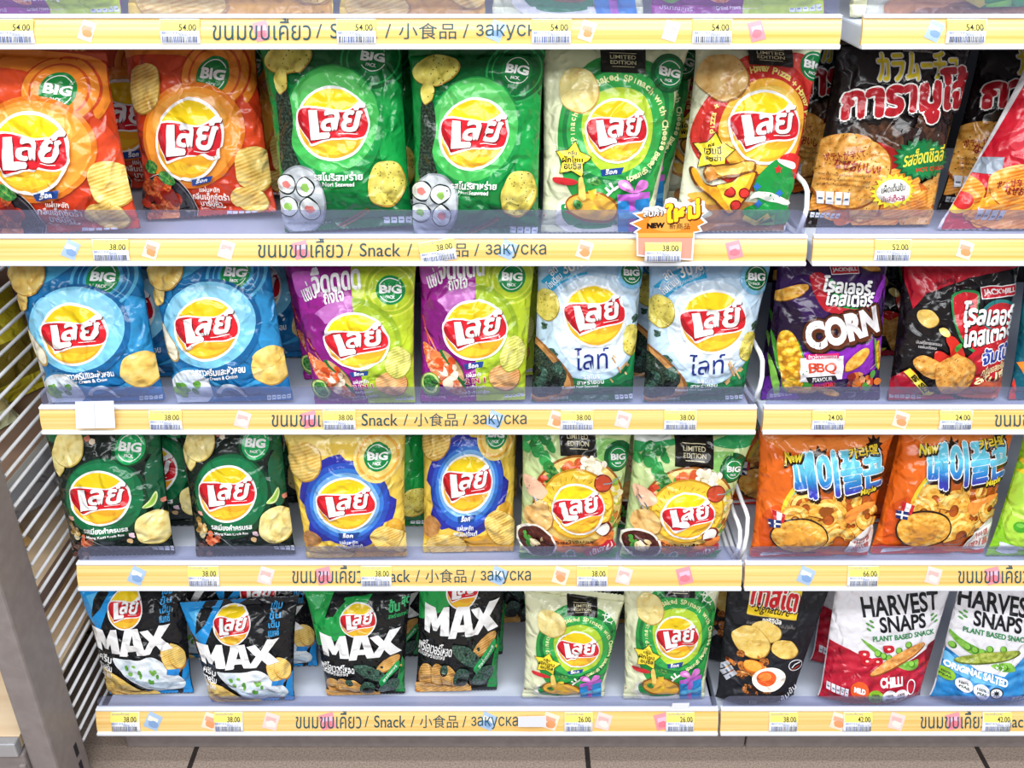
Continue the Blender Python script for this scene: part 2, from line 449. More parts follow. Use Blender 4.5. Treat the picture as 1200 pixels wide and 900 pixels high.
    # ---- printed marks that come back on many packets
    def logo(s, cx, cy, w, rot=0, hk=1.0, outline='#fbfbfb', p='brand_logo'):
        q = math.radians(rot)
        def T(P, k=1.0):
            P = np.asarray(P, float) * k; x, y = P[:, 0] * w, -P[:, 1] * w * hk
            return np.stack([cx + x * math.cos(q) - y * math.sin(q), cy + x * math.sin(q) + y * math.cos(q)], 1)
        ban = np.array([(-.47, .16), (-.40, .2), (-.25, .205), (-.05, .185), (.15, .17), (.27, .21), (.36, .275), (.405, .265), (.44, .2), (.485, .08), (.495, -.03), (.465, -.14), (.36, -.18), (.18, -.185), (0, -.2), (-.14, -.235), (-.25, -.275), (-.305, -.28), (-.34, -.22), (-.42, -.12), (-.475, -.02), (-.492, .08)])
        c = circ(0, 0, .5, n=56)
        s.pg(outline, T(c, 1.045), p).sm(outline, T(ban * (1.06, 1.08)), p)
        s.pg('#f6d21c', T(c * .965), p)
        low = [(x, y) for x, y in circ(0, 0, .478, n=56) if y < -.02]; low.sort(key=lambda a: math.atan2(a[1] + .02, a[0]))
        s.pg('#f0a92a', T(low), p)
        s.sm('#f4c331', T([(-.3, -.36), (-.1, -.29), (.12, -.33), (.33, -.3), (.2, -.4), (0, -.44), (-.18, -.42)]), p)
        s.sm(outline, T(ban * (1.005, 1.13) + (0, 0.0)), p)
        s.sm('#d3202c', T(ban), p)
        s.sm('#a8131f', T([(-.49, .08), (-.47, -.02), (-.42, -.12), (-.34, -.22), (-.305, -.28), (-.27, -.27), (-.3, -.17), (-.4, -.02), (-.45, .1)]), p)
        for col, dx, dy in (('#7a0d15', .012, -.012), ('#fbfbfb', 0, 0)):
            L = np.array([(-.335, .175), (-.215, .178), (-.175, -.125), (-.035, -.118), (-.015, -.155), (-.03, -.2), (-.3, -.235), (-.308, -.2)])
            s.pg(col, T(L + (dx, dy)), p)
            V, F = glyphs('ลย์', 0.0); lo, hi = V.min(0), V.max(0); X = (V - lo) / (hi - lo)
            X = np.stack([-.155 + X[:, 0] * .535 + X[:, 1] * .06, -.09 + X[:, 1] * .365], 1)
            X, F = split_long(X, F, .035, 1.0); n0 = len(X)
            sh = [(0, 0)] + [(.014 * math.cos(k), .014 * math.sin(k)) for k in np.arange(6) * math.pi / 3]
            F = [[i + j * n0 for i in f] for j in range(7) for f in F]; X = np.concatenate([X + np.array(o) for o in sh]); ex = np.repeat(np.arange(7) * .07, n0)
            P = s.to_uv(T(X + (dx, dy))); ok = ((P > np.array(s.lo)) & (P < np.array(s.hi))).all(1)
            F = [f for f in F if all(ok[i] for i in f)]
            if F: s.put(col, P, F, p, ex)
        s.pg('#fbfbfb', T([(.1, -.125), (.36, -.12), (.36, -.128), (.1, -.136)]), p)
        return s.pg('#fbfbfb', T(circ(.41, .16, .016, n=10)), p)
    def maxword(s, x, y, w, h):
        """the three heavy letters, slanting up"""
        L = [[(142, 283), (200, 293), (218, 335), (240, 290), (270, 287), (290, 386), (245, 389), (238, 350), (224, 376), (206, 376), (186, 345), (190, 388), (163, 381)],
             [(312, 285), (375, 280), (413, 386), (372, 389), (364, 371), (327, 373), (322, 393), (286, 394)],
             [(385, 292), (425, 285), (450, 312), (478, 268), (528, 262), (482, 320), (530, 372), (480, 378), (455, 350), (432, 383), (392, 386), (430, 332)]]
        f = lambda P: [(x + (a - 142) / 388.0 * w, y + (b - 262) / 132.0 * h) for a, b in P]
        for P in L: s.pg('#fbfbfb', f(P), 'brand_logo')
        return s.pg('#1a1b1f', f([(337, 348), (349, 308), (359, 346)]), 'brand_logo')
    def badge(s, cx, cy, r, rot=0, green='#128a45', rings=()):
        for col, k in rings: s.el(col, cx, cy, r * k)
        p = 'badge_print'
        s.el(green, cx, cy, r, part=p)
        for a0, a1 in ((25, 155), (205, 335)): s.ring('#f4faf4', cx, cy, r * .8, r * .055, a0=a0, a1=a1, part=p)
        q = math.radians(rot)
        s.tx('#fbfbfb', 'BIG', cx + r * .06 * math.sin(q), cy - r * .06 * math.cos(q), h=r * .56, w=r * 1.5, rot=rot, bold=.045, part=p)
        return s.tx('#fbfbfb', 'PACK', cx - r * .52 * math.sin(q), cy + r * .48 * math.cos(q), h=r * .2, w=r * .62, rot=rot, bold=.03, part=p)
    def flag(s, cx, cy, w, rot=-4):
        h = w * .3; q = math.radians(rot)
        P = np.array([(-.5 * w, -.4 * h), (.55 * w, -.55 * h), (.42 * w, .42 * h), (-.46 * w, .55 * h)])
        s.pg('#1c4590', np.stack([cx + P[:, 0] * math.cos(q) - P[:, 1] * math.sin(q), cy + P[:, 0] * math.sin(q) + P[:, 1] * math.cos(q)], 1), 'lettering')
        return s.tx('#fbfbfb', 'ร็อค', cx - w * .02, cy - h * .05, h=h * .72, w=w * .5, rot=rot, bold=.04, shear=.25)
    def boxes(s, cx, cy, w, h, k=5, rot=0, col='#dfe3ee'):
        q = math.radians(rot)
        for i in range(k):
            d = (i - (k - 1) / 2) * w / k
            s.box(col, cx + d * math.cos(q), cy + d * math.sin(q), w / k * .8, h, rot, 'lettering')
            s.box('#5f6b80', cx + d * math.cos(q), cy + d * math.sin(q) + h * .06, w / k * .5, h * .16, rot, 'lettering')
        return s
    def limited(s, x0, y0, x1, y1, rot=0):
        cx, cy, w, h = (x0 + x1) / 2, (y0 + y1) / 2, x1 - x0, y1 - y0; p = 'limited_edition_print'
        s.box('#16130f', cx, cy, w, h, rot, p)
        s.tx('#e9dfb8', 'LIMITED', cx, cy - h * .02, h=h * .13, w=w * .58, rot=rot, bold=.01, part=p)
        s.tx('#e9dfb8', 'EDITION', cx, cy + h * .16, h=h * .13, w=w * .58, rot=rot, bold=.01, part=p)
        s.box('#e9dfb8', cx, cy - h * .15, w * .6, h * .02, rot, p)
        return s.box('#e9dfb8', cx, cy + h * .3, w * .5, h * .02, rot, p)

CROPS = {'A1': (0, 0, 2.903), 'A2': (300, 0, 2.903), 'A3': (610, 0, 2.903), 'A4': (900, 0, 2.903),
         'B1': (0, 280, 3.529), 'B2': (320, 280, 3.75), 'B3': (600, 280, 3.75), 'B4': (870, 280, 3.636),
         'C1': (30, 470, 3.871), 'C2': (310, 470, 3.75), 'C3': (590, 470, 3.871), 'C4': (850, 470, 3.4286),
         'D1': (70, 660, 3.7517), 'D2': (340, 660, 3.75), 'D3': (590, 660, 3.75), 'D4': (820, 660, 3.158)}

# ================================================================ packet artwork
DESIGN = {}
def design(key, crop, quad, base, seal=None, back=None, style='pillow', matte=False, bulge=0.031, aspect=1.4):
    def deco(fn):
        ox, oy, k = CROPS[crop]
        H = homography(quad, [(0, 0), (1, 0), (1, 1), (0, 1)])
        a = Art(lambda P: apply_h(H, np.asarray(P, float) / k + (ox, oy)), aspect, matte=matte)
        a.crop = (ox, oy, k)
        fn(a)
        DESIGN[key] = dict(art=a, base=base, seal=seal or base, back=back or base, style=style, matte=matte, bulge=bulge)
        return fn
    return deco
Q = {  # outlines of the packets in the photo: bottom left, bottom right, top right, top left
 'A1': [(-28, 283), (161, 272), (120, 66), (-62, 55)], 'A2': [(168, 262), (322, 252), (296, 40), (138, 42)],
 'A3': [(332, 277), (484, 268), (470, 40), (298, 42)], 'A4': [(484, 283), (632, 281), (640, 56), (477, 58)],
 'A5': [(634, 277), (765, 276), (812, 45), (634, 45)], 'A6': [(790, 276), (922, 275), (968, 50), (818, 45)],
 'A7': [(943, 270), (1093, 268), (1148, 45), (988, 45)], 'A8': [(1100, 268), (1250, 268), (1300, 45), (1155, 45)],
 'A9': [(1102, 274), (1290, 272), (1365, 60), (1217, 60)],
 'B1': [(58, 477), (191, 474), (160, 295), (-4, 298)], 'B2': [(206, 477), (342, 474), (312, 292), (164, 296)],
 'B3': [(368, 479), (487, 477), (488, 305), (334, 307)], 'B4': [(492, 477), (616, 474), (630, 292), (488, 292)],
 'B5': [(622, 476), (742, 474), (758, 294), (630, 294)], 'B6': [(754, 476), (871, 474), (911, 294), (761, 294)],
 'B7': [(893, 474), (1034, 474), (1046, 297), (914, 297)], 'B8': [(1042, 474), (1172, 472), (1204, 297), (1062, 300)],
 'B9': [(1185, 474), (1320, 474), (1350, 297), (1207, 297)],
 'C1': [(82, 658), (203, 655), (186, 492), (44, 497)], 'C2': [(228, 658), (345, 655), (328, 490), (203, 492)],
 'C3': [(358, 660), (476, 658), (476, 490), (324, 490)], 'C4': [(495, 653), (602, 651), (609, 468), (492, 468)],
 'C5': [(608, 658), (722, 657), (746, 490), (611, 490)], 'C6': [(727, 658), (840, 657), (889, 508), (744, 502)],
 'C7': [(880, 658), (1018, 656), (1054, 505), (892, 503)], 'C8': [(1022, 654), (1154, 653), (1199, 495), (1060, 495)],
 'C9': [(1159, 658), (1300, 657), (1345, 506), (1206, 506)],
 'D1': [(126, 817), (225, 815), (216, 684), (88, 688)], 'D2': [(246, 824), (344, 822), (348, 700), (208, 708)],
 'D3': [(382, 816), (474, 814), (482, 688), (354, 690)], 'D4': [(486, 812), (582, 810), (598, 648), (490, 648)],
 'D5': [(612, 820), (708, 818), (734, 700), (614, 686)], 'D6': [(731, 821), (826, 820), (850, 668), (730, 666)],
 'D7': [(838, 822), (931, 820), (980, 675), (854, 675)], 'D8': [(957, 826), (1079, 824), (1121, 675), (982, 675)],
 'D9': [(1088, 826), (1215, 826), (1268, 675), (1128, 675)]}

@design('bbq', 'A1', Q['A1'], '#c83a1b', '#b8421c')
def _(a):
    a.sm('#ee8a2c', [(-200, 150), (100, 180), (330, 215), (380, 330), (350, 420), (300, 330), (120, 300), (-200, 330)])
    a.sm('#d64a22', [(-200, 260), (60, 250), (150, 290), (100, 350), (-60, 400), (-200, 470)])
    a.sm('#dd4a26', [(330, 420), (400, 480), (440, 640), (470, 820), (300, 820), (330, 650)])
    for col, r in (('#c9431d', 132), ('#f08f2e', 124), ('#d2531f', 100), ('#ef8b2a', 92)): a.el(col, 226, 322, r, r * .9, 12)
    a.badge(224, 325, 62, 8, '#12863c')
    a.el('#e37a22', 140, 520, 212, 178); a.el('#f39a38', 140, 520, 196, 163); a.el('#f8ad4c', 130, 470, 150, 95)
    a.chip('ridge', -62, 350, 78, 84, 0, 3)
    a.part = 'food_print'
    a.el('#d9d2cc', 18, 780, 132, 134); a.el('#1d1b20', 18, 780, 130, 132); a.el('#5e5b62', 18, 780, 122, 124); a.el('#262429', 18, 780, 117, 119)
    a.scatter(['bbqmeat', '#b3341c', 'bbqmeat', '#7a1a10', '#e0894b'], 0, 745, 78, 82, 26, 18, 38, 5)
    a.blob('greens', -35, 622, 32, 24, 20, 3); a.blob('greens', 48, 660, 36, 24, 20, 4); a.part = 'background_print'
    a.logo(140, 530, 262, 4)
    a.flag(192, 668, 82)
    for t, y, h in (('แผ่นหยัก', 702, 20), ('กลิ่นเอ็กซ์ตร้า', 726, 24), ('บาร์บีคิว', 750, 22), ('Extra Barbecue', 770, 12)): a.tx('#fbf3ea', t, 216, y, h=h, rot=3)
    a.chip('ridge', 386, 635, 62, 76, -30, 5); a.chip('ridge', 366, 745, 70, 46, 12, 6)
    a.boxes(330, 800, 130, 22, 5)

@design('nori', 'A2', Q['A3'], '#11823a', '#0c6a2e')
def _(a):
    a.sm('#0b5a2b', [(110, 130), (520, 120), (540, 330), (470, 330), (330, 250), (120, 300)])
    a.sm('#179a45', [(380, 250), (520, 330), (540, 640), (440, 560), (430, 400)])
    for col, r in (('#2aa152', 112), ('#0c6430', 104), ('#2aa152', 90), ('#0c6430', 84)): a.el(col, 404, 212, r)
    a.badge(403, 212, 54, 6, '#0f7a3a')
    a.el('#128a3f', 268, 440, 175, 205); a.el('#45b455', 268, 418, 160, 178); a.el('#5cc162', 262, 370, 120, 110)
    a.sm('#0b6b31', [(80, 760), (200, 660), (420, 680), (540, 700), (540, 790), (80, 800)])
    a.sm('seaweed', [(70, 330), (110, 320), (135, 420), (130, 500), (160, 590), (90, 590), (80, 450)], 'food_print')
    a.chip('chipseed', 112, 215, 84, 52, -8, 4); a.chip('chipseed', 88, 290, 24, 42, 0, 8)
    p = a.part = 'food_print'
    a.el('#8f979c', 152, 692, 92, 122); a.el('#bfc5c9', 152, 692, 86, 115)
    for x, y, c in ((108, 636, '#e8837a'), (180, 645, '#8fbf5a'), (114, 712, '#8fbf5a'), (192, 716, '#e8837a')):
        a.blob('#10231c', x - 4, y, 37, 36, 8, int(x), .05); a.blob('#e2e6e4', x - 4, y, 33, 31, 8, int(x) + 1, .06); a.blob(c, x - 4, y, 15, 13, 8, int(x) + 2, .15)
    a.line('#7a4a24', [(272, 784), (330, 748), (388, 716)], 7); a.line('#a8703a', [(290, 786), (345, 752), (392, 722)], 6); a.part = 'background_print'
    a.logo(272, 432, 240, 2)
    a.tx('#fbfbfb', 'รสโนริสาหร่าย', 290, 606, h=26, rot=-1, bold=.035); a.tx('#fbfbfb', 'Nori Seaweed', 292, 632, h=14)
    a.chip('chipseed', 450, 630, 62, 80, 8, 7)
    a.boxes(480, 760, 100, 26, 4); a.tx('#e8f0ea', 'ตราเลย์ร็อค ปริมาณสุทธิ', 185, 768, w=140, rot=-4, bold=0)

def spinach(a, big=True):
    a.sm('#2c9a45', [(150, 330), (250, 215), (420, 215), (520, 290), (525, 420), (470, 620), (420, 720), (250, 740), (150, 640), (118, 480)])
    a.sm('#17793a', [(160, 350), (250, 245), (400, 240), (500, 310), (505, 430), (450, 600), (340, 640), (190, 600), (135, 480)])
    a.sm('#35a84e', [(170, 370), (255, 270), (400, 262), (485, 330), (490, 440), (440, 580), (330, 620), (200, 580), (150, 480)])
    a.sm('#b9d63c', [(200, 440), (235, 345), (330, 310), (420, 340), (450, 440), (420, 550), (320, 600), (240, 560)])
    a.arc('#eef3b0', 'Baked Spinach with Cheese', 330, 450, 168, 116, -22, 24, 172)
    a.arc('#eef3b0', 'Baked Spinach', 330, 450, 160, -30, -78, 20, 170)
    a.arc('#eef3b0', 'Spinach', 330, 450, 160, 198, 162, 20, 160)
    a.limited(270, 160, 426, 262, 2)
    if big: a.el('#0f5a2e', 506, 262, 62, 66); a.badge(510, 262, 50, 10, '#128244')
    else:
        for i in range(6):
            c, d = math.cos(i * math.pi / 3 + .3), math.sin(i * math.pi / 3 + .3)
            a.line('#f2f6ea', [(492, 262), (492 + 44 * c, 262 + 44 * d)], 6, 'snowflake_print'); a.line('#f2f6ea', [(492 + 26 * c - 14 * d, 262 + 26 * d + 14 * c), (492 + 30 * c, 262 + 30 * d), (492 + 26 * c + 14 * d, 262 + 26 * d - 14 * c)], 5, 'snowflake_print')
    a.chip('chippale', 190, 318, 66, 72, -20, 5, '#c99c4a')
    a.logo(322, 455, 208, -3)
    a.star('#3a3010', 173, 553, 66, 5, .58, 8); a.star('#f7dc3a', 173, 553, 61, 5, .58, 8)
    for t, y, h in (('กลิ่น', 530, 15), ('ผักโขม', 552, 22), ('อบชีส', 574, 20)): a.tx('#2b2413', t, 172, y, h=h, bold=.03)
    a.flag(306, 592, 78, -3)
    a.part = 'food_print'
    a.line('#b3202a', [(70, 705), (140, 720), (230, 770)], 8); a.line('#b3202a', [(75, 745), (150, 760)], 7)
    a.sm('#f2efe4', [(130, 690), (190, 740), (320, 770), (330, 800), (200, 815), (120, 770)]); a.sm('#1c8a46', [(140, 700), (200, 745), (320, 755), (310, 785), (200, 790), (140, 750)])
    a.sm('#9a5a1c', [(150, 690), (185, 665), (260, 660), (320, 690), (335, 730), (300, 765), (215, 760), (160, 730)]); a.sm('#edb447', [(156, 692), (190, 670), (258, 666), (312, 695), (325, 728), (295, 755), (218, 750), (165, 725)])
    a.sm('#f3cf6a', [(195, 680), (190, 620), (205, 612), (216, 680)]); a.blob('greens', 245, 625, 24, 13, 10, 2); a.blob('greens', 190, 700, 14, 12, 10, 5)
    a.pg('#f0c63c', [(222, 655), (250, 650), (252, 675), (236, 690)]); a.pg('#f0c63c', [(222, 725), (248, 700), (258, 718), (230, 735)])
    a.sm('#c52a30', [(110, 612), (165, 615), (188, 626), (165, 636), (115, 630)])
    for q in ([(290, 672), (312, 650), (300, 630)], [(312, 652), (330, 640)], [(300, 660), (285, 645)]): a.line('#f5f2e6', q if len(q) > 2 else [q[0], q[1]], 9)
    a.pg('#2b87cc', [(326, 668), (440, 660), (436, 800), (334, 806)]); a.pg('#b85cc0', [(326, 668), (440, 660), (440, 682), (326, 690)]); a.pg('#b85cc0', [(366, 666), (390, 664), (390, 804), (370, 806)]); a.pg('#5ab0e0', [(334, 730), (438, 724), (438, 744), (334, 752)])
    a.sm('#d878cc', [(382, 662), (335, 645), (330, 622), (360, 622)]); a.sm('#d878cc', [(382, 662), (400, 622), (428, 626), (424, 650)]); a.sm('#f0b0dc', [(376, 655), (345, 640), (345, 630), (362, 632)])
    a.part = 'background_print'

design('spinach', 'A3', Q['A5'], '#e9ebc4', '#e4e6bf')(spinach)
design('spinachsmall', 'A3', Q['A5'], '#e9ebc4', '#e4e6bf')(lambda a: spinach(a, False))

@design('pizza', 'A3', Q['A6'], '#e6e6c6', '#e3e1bf')
def _(a):
    a.sm('#d5352c', [(690, 270), (760, 205), (900, 190), (1000, 215), (1025, 330), (985, 480), (930, 640), (780, 660), (640, 600), (570, 500), (600, 380)])
    a.sm('#e85545', [(720, 235), (860, 200), (990, 230), (1005, 300), (900, 240), (780, 250)])
    a.sm('#c22a24', [(700, 280), (800, 235), (920, 240), (985, 330), (960, 470), (900, 590), (760, 620), (640, 560), (600, 470), (640, 360)])
    a.sm('#f4b63e', [(660, 470), (690, 370), (780, 290), (880, 290), (955, 360), (960, 460), (910, 570), (800, 600), (700, 570)])
    a.sm('#f8cf5c', [(700, 420), (760, 330), (870, 310), (935, 370), (930, 440), (840, 400)])
    a.arc('#f4e07a', 'Homey Pizza + Homey Pizza + Hom', 810, 440, 172, 100, -30, 24, 190)
    a.arc('#f4e07a', 'Pizza +', 810, 440, 170, 186, 158, 22, 175)
    a.limited(770, 160, 925, 240, 4)
    a.badge(1002, 238, 50, 10, '#148445')
    a.chip('chiptan', 676, 278, 82, 78, 8, 6, '#9a6a2e')
    a.logo(818, 445, 238, -3)
    a.star('#3a3010', 644, 530, 72, 5, .58, 8); a.star('#f7dc3a', 644, 530, 66, 5, .58, 8)
    for t, y, h in (('กลิ่น', 504, 15), ('โฮมมี่', 524, 22), ('พิซซ่า', 548, 20)): a.tx('#2b2413', t, 642, y, h=h, bold=.03)
    a.part = 'food_print'
    a.sm('#c98a4a', [(560, 690), (700, 690), (900, 720), (930, 800), (640, 810), (600, 770), (650, 735)]); a.sm('#8d5a2a', [(640, 812), (720, 770), (900, 765), (910, 800)])
    a.sm('#e7b64a', [(562, 672), (620, 664), (690, 690), (680, 706), (600, 700)])
    a.sm('#1c8f3f', [(780, 630), (850, 555), (920, 575), (930, 640), (905, 700), (920, 760), (800, 770), (745, 720), (800, 690)]); a.sm('#f0f2e6', [(760, 690), (800, 655), (905, 690), (900, 706), (800, 678)])
    a.sm('#d42a2c', [(868, 548), (920, 530), (955, 560), (930, 620), (915, 580)]); a.sm('#f4f4ee', [(862, 552), (920, 560), (932, 575), (920, 585), (870, 566)])
    for x, y in ((792, 640), (870, 665), (800, 700)): a.star('#2f6fc4', x, y, 15, 4, .55)
    a.star('#d42a2c', 862, 585, 16, 5, .5)
    a.sm('#6b3a14', [(586, 580), (640, 640), (770, 590), (790, 610), (740, 700), (700, 735), (650, 690), (590, 640), (570, 590)]); a.sm('#f0a626', [(592, 585), (640, 645), (768, 596), (780, 612), (735, 695), (700, 725), (655, 685), (600, 640), (578, 592)]); a.pg('#f8d23e', [(655, 640), (772, 600), (704, 722)])
    for x, y in ((698, 660), (745, 662), (718, 700)): a.el('#7a1512', x, y, 19, 17); a.el('#d8352e', x, y, 15, 13)
    a.sm('#7a4a1c', [(614, 588), (650, 570), (770, 555), (788, 572), (770, 595), (660, 620), (625, 625)]); a.sm('#eab04a', [(620, 590), (652, 575), (768, 560), (780, 573), (764, 590), (660, 612), (630, 616)]); a.el('#c98536', 640, 600, 18, 20)
    a.line('#d9c23e', [(750, 740), (800, 760), (840, 735)], 16); a.line('#6fb23a', [(810, 770), (860, 760), (850, 735)], 16)
    a.part = 'background_print'; a.boxes(930, 790, 60, 18, 3)

@design('karamucho', 'A4', Q['A7'], '#191213', '#120d0e')
def _(a):
    p = a.part = 'food_print'
    a.scatter(['stick', '#2a1c18', 'stick', '#3b2a20'], 420, 470, 150, 80, 30, 22, 46, 4)
    a.sm('#9c1a1a', [(340, 500), (400, 520), (420, 560), (380, 600), (330, 560)]); a.sm('#a51f1c', [(130, 520), (170, 480), (190, 560), (150, 620)])
    a.scatter(['chiporange', 'ridgeorange', '#c9641f', 'chiporange'], 400, 690, 260, 80, 34, 40, 72, 9)
    a.sm('#c4231d', [(300, 520), (360, 500), (385, 560), (340, 600)])
    a.part = 'chip_print'; a.blob('#8b4a18', 262, 594, 128, 128, 10, 3, .05); a.blob('chiporange', 262, 590, 123, 124, 10, 3, .05)
    p = 'brand_logo'
    def title(word, cx, cy, h, w, fillc, rot, shear, o1, o2, b=.05):
        a.tx(o2, word, cx + 4, cy + 5, h, w, rot, b, shear, p, ol=9); a.tx(o1, word, cx, cy, h, w, rot, b, shear, p, ol=5); a.tx(fillc, word, cx, cy, h, w, rot, b, shear, p)
    title('カラムーチョ', 498, 243, 98, 280, '#f2dc28', -2, .12, '#f6f3e6', '#0b0808')
    title('การามูโจ้', 458, 352, 165, 430, '#b51a26', -6, .2, '#f6f3ee', '#0b0808', .06)
    a.tx('#d8d2c8', 'มันฝรั่งแท้ทอดกรอบ', 505, 190, w=100, rot=3, bold=0)
    a.tx('#d8d2c8', 'KOIKEYA', 312, 154, w=62, bold=.02)
    a.star('#0e5a32', 500, 552, 108, 22, .84, part='flavor_print', ry=72); a.star('#157a3f', 500, 552, 98, 22, .84, part='flavor_print', ry=63)
    a.tx('#f2e24a', 'รสฮ็อตชิลลี่', 505, 540, 52, 150, -8, .03, .25, 'flavor_print'); a.tx('#c9361f', 'HOT CHILLI', 530, 584, 14, 105, -7, .03, part='flavor_print')
    a.star('#f0dc3a', 404, 655, 80, 20, .78, part='flavor_print', ry=58); a.el('#f8f6ee', 404, 655, 58, 38, part='flavor_print')
    a.tx('#2b2420', 'เผ็ดเต็มขั้น', 402, 645, 26, 82, -6, .02, part='flavor_print'); a.tx('#b03a6a', 'มันส์เต็มรส', 404, 678, 20, 76, -4, .02, part='flavor_print')
    a.tx('#8e1620', 'ポテトが辛くて', 246, 542, 26, 116, -8, .03); a.tx('#8e1620', 'なぜおいしい!', 284, 578, 32, 140, 10, .04)
    for i, y in enumerate((606, 622, 638)): a.tx('#40210f', 'อาหารว่างมันฝรั่งทอดกรอบปรุงรส', 248, y, w=150, h=12, rot=2, bold=0)
    a.boxes(214, 682, 104, 40, 4); a.boxes(196, 742, 100, 16, 6)

@design('wavechip', 'A4', Q['A9'], '#f0eff0', '#e8e6e8')
def _(a):
    a.pg('#c3182c', [(640, 690), (930, 190), (1300, 190), (1300, 900), (560, 900)])
    a.sm('#d93a48', [(800, 480), (930, 300), (960, 330), (850, 520)])
    a.pg('#f2f0f0', [(838, 545), (905, 300), (1300, 300), (1300, 545)]); a.pg('#161214', [(852, 532), (915, 312), (1300, 312), (1300, 532)])
    a.pg('#8f9aa8', [(716, 548), (784, 548), (770, 610), (690, 600)])
    a.part = 'food_print'; a.scatter(['ridgeorange', '#f2c33c', '#c92a2a', '#f0a02c'], 690, 680, 90, 70, 16, 24, 50, 3); a.part = 'background_print'
    a.chip('ridgeorange', 860, 650, 126, 76, 8, 2, '#b5601a'); a.chip('ridgeorange', 830, 750, 150, 46, 4, 5, '#b5601a')
    a.tx('#8e1620', 'ポテトが辛くて', 810, 634, 24, 112, -4, .03); a.tx('#8e1620', 'なぜおいしい!', 850, 660, 26, 130, 3, .04)
    a.boxes(752, 738, 96, 38, 4, 2, '#c9ccd6')

@design('sourcream', 'B1', Q['B1'], '#1e75b0', '#2a83b8')
def _(a):
    a.sm('#4fb0dc', [(-20, 90), (300, 95), (260, 160), (120, 220), (0, 200)])
    for col, r in (('#5cb6de', 132), ('#1d6ba3', 118), ('#5cb6de', 100), ('#1d6ba3', 94), ('#4ba6d3', 78)): a.el(col, 443, 172, r, r * .95)
    a.badge(443, 172, 64, 4)
    a.sm('#2f8fc8', [(540, 250), (660, 330), (670, 520), (560, 470)])
    a.el('#155f97', 340, 385, 222, 192); a.el('#7cc8ea', 335, 375, 206, 172); a.el('#93d4f0', 330, 330, 170, 112)
    a.sm('#3c9fd4', [(200, 690), (300, 590), (480, 620), (700, 520), (700, 720), (200, 720)]); a.sm('#1b6ca6', [(280, 700), (420, 640), (700, 600), (700, 720)])
    a.chip('chip', 98, 265, 32, 44, 10, 8); a.chip('chip', 116, 172, 90, 72, -6, 4)
    a.part = 'food_print'
    a.sm('#b99a5a', [(120, 380), (160, 420), (205, 470), (212, 520), (180, 530), (140, 470)]); a.sm('#efe9d2', [(125, 385), (162, 425), (200, 472), (205, 515), (180, 520), (145, 465)])
    a.el('#2a86bd', 268, 640, 104, 90); a.el('cream', 266, 636, 92, 78); a.scatter(['#6aa83e', '#8fc04e', '#4f8a30'], 250, 625, 56, 34, 9, 9, 20, 4)
    a.ring('#d9e6ee', 430, 665, 52, 16, a0=-10, a1=160); a.part = 'background_print'
    a.logo(333, 393, 276, -3, .88)
    a.tx('#fbfbfb', 'รสซาวครีมและหัวหอม', 388, 557, 28, 222, -4, .035); a.tx('#fbfbfb', 'Sour Cream & Onion', 392, 582, 14, 152, -4, .03)
    a.chip('chip', 594, 545, 68, 74, -10, 6); a.boxes(618, 672, 100, 20, 5, -5, '#c9d8e6')

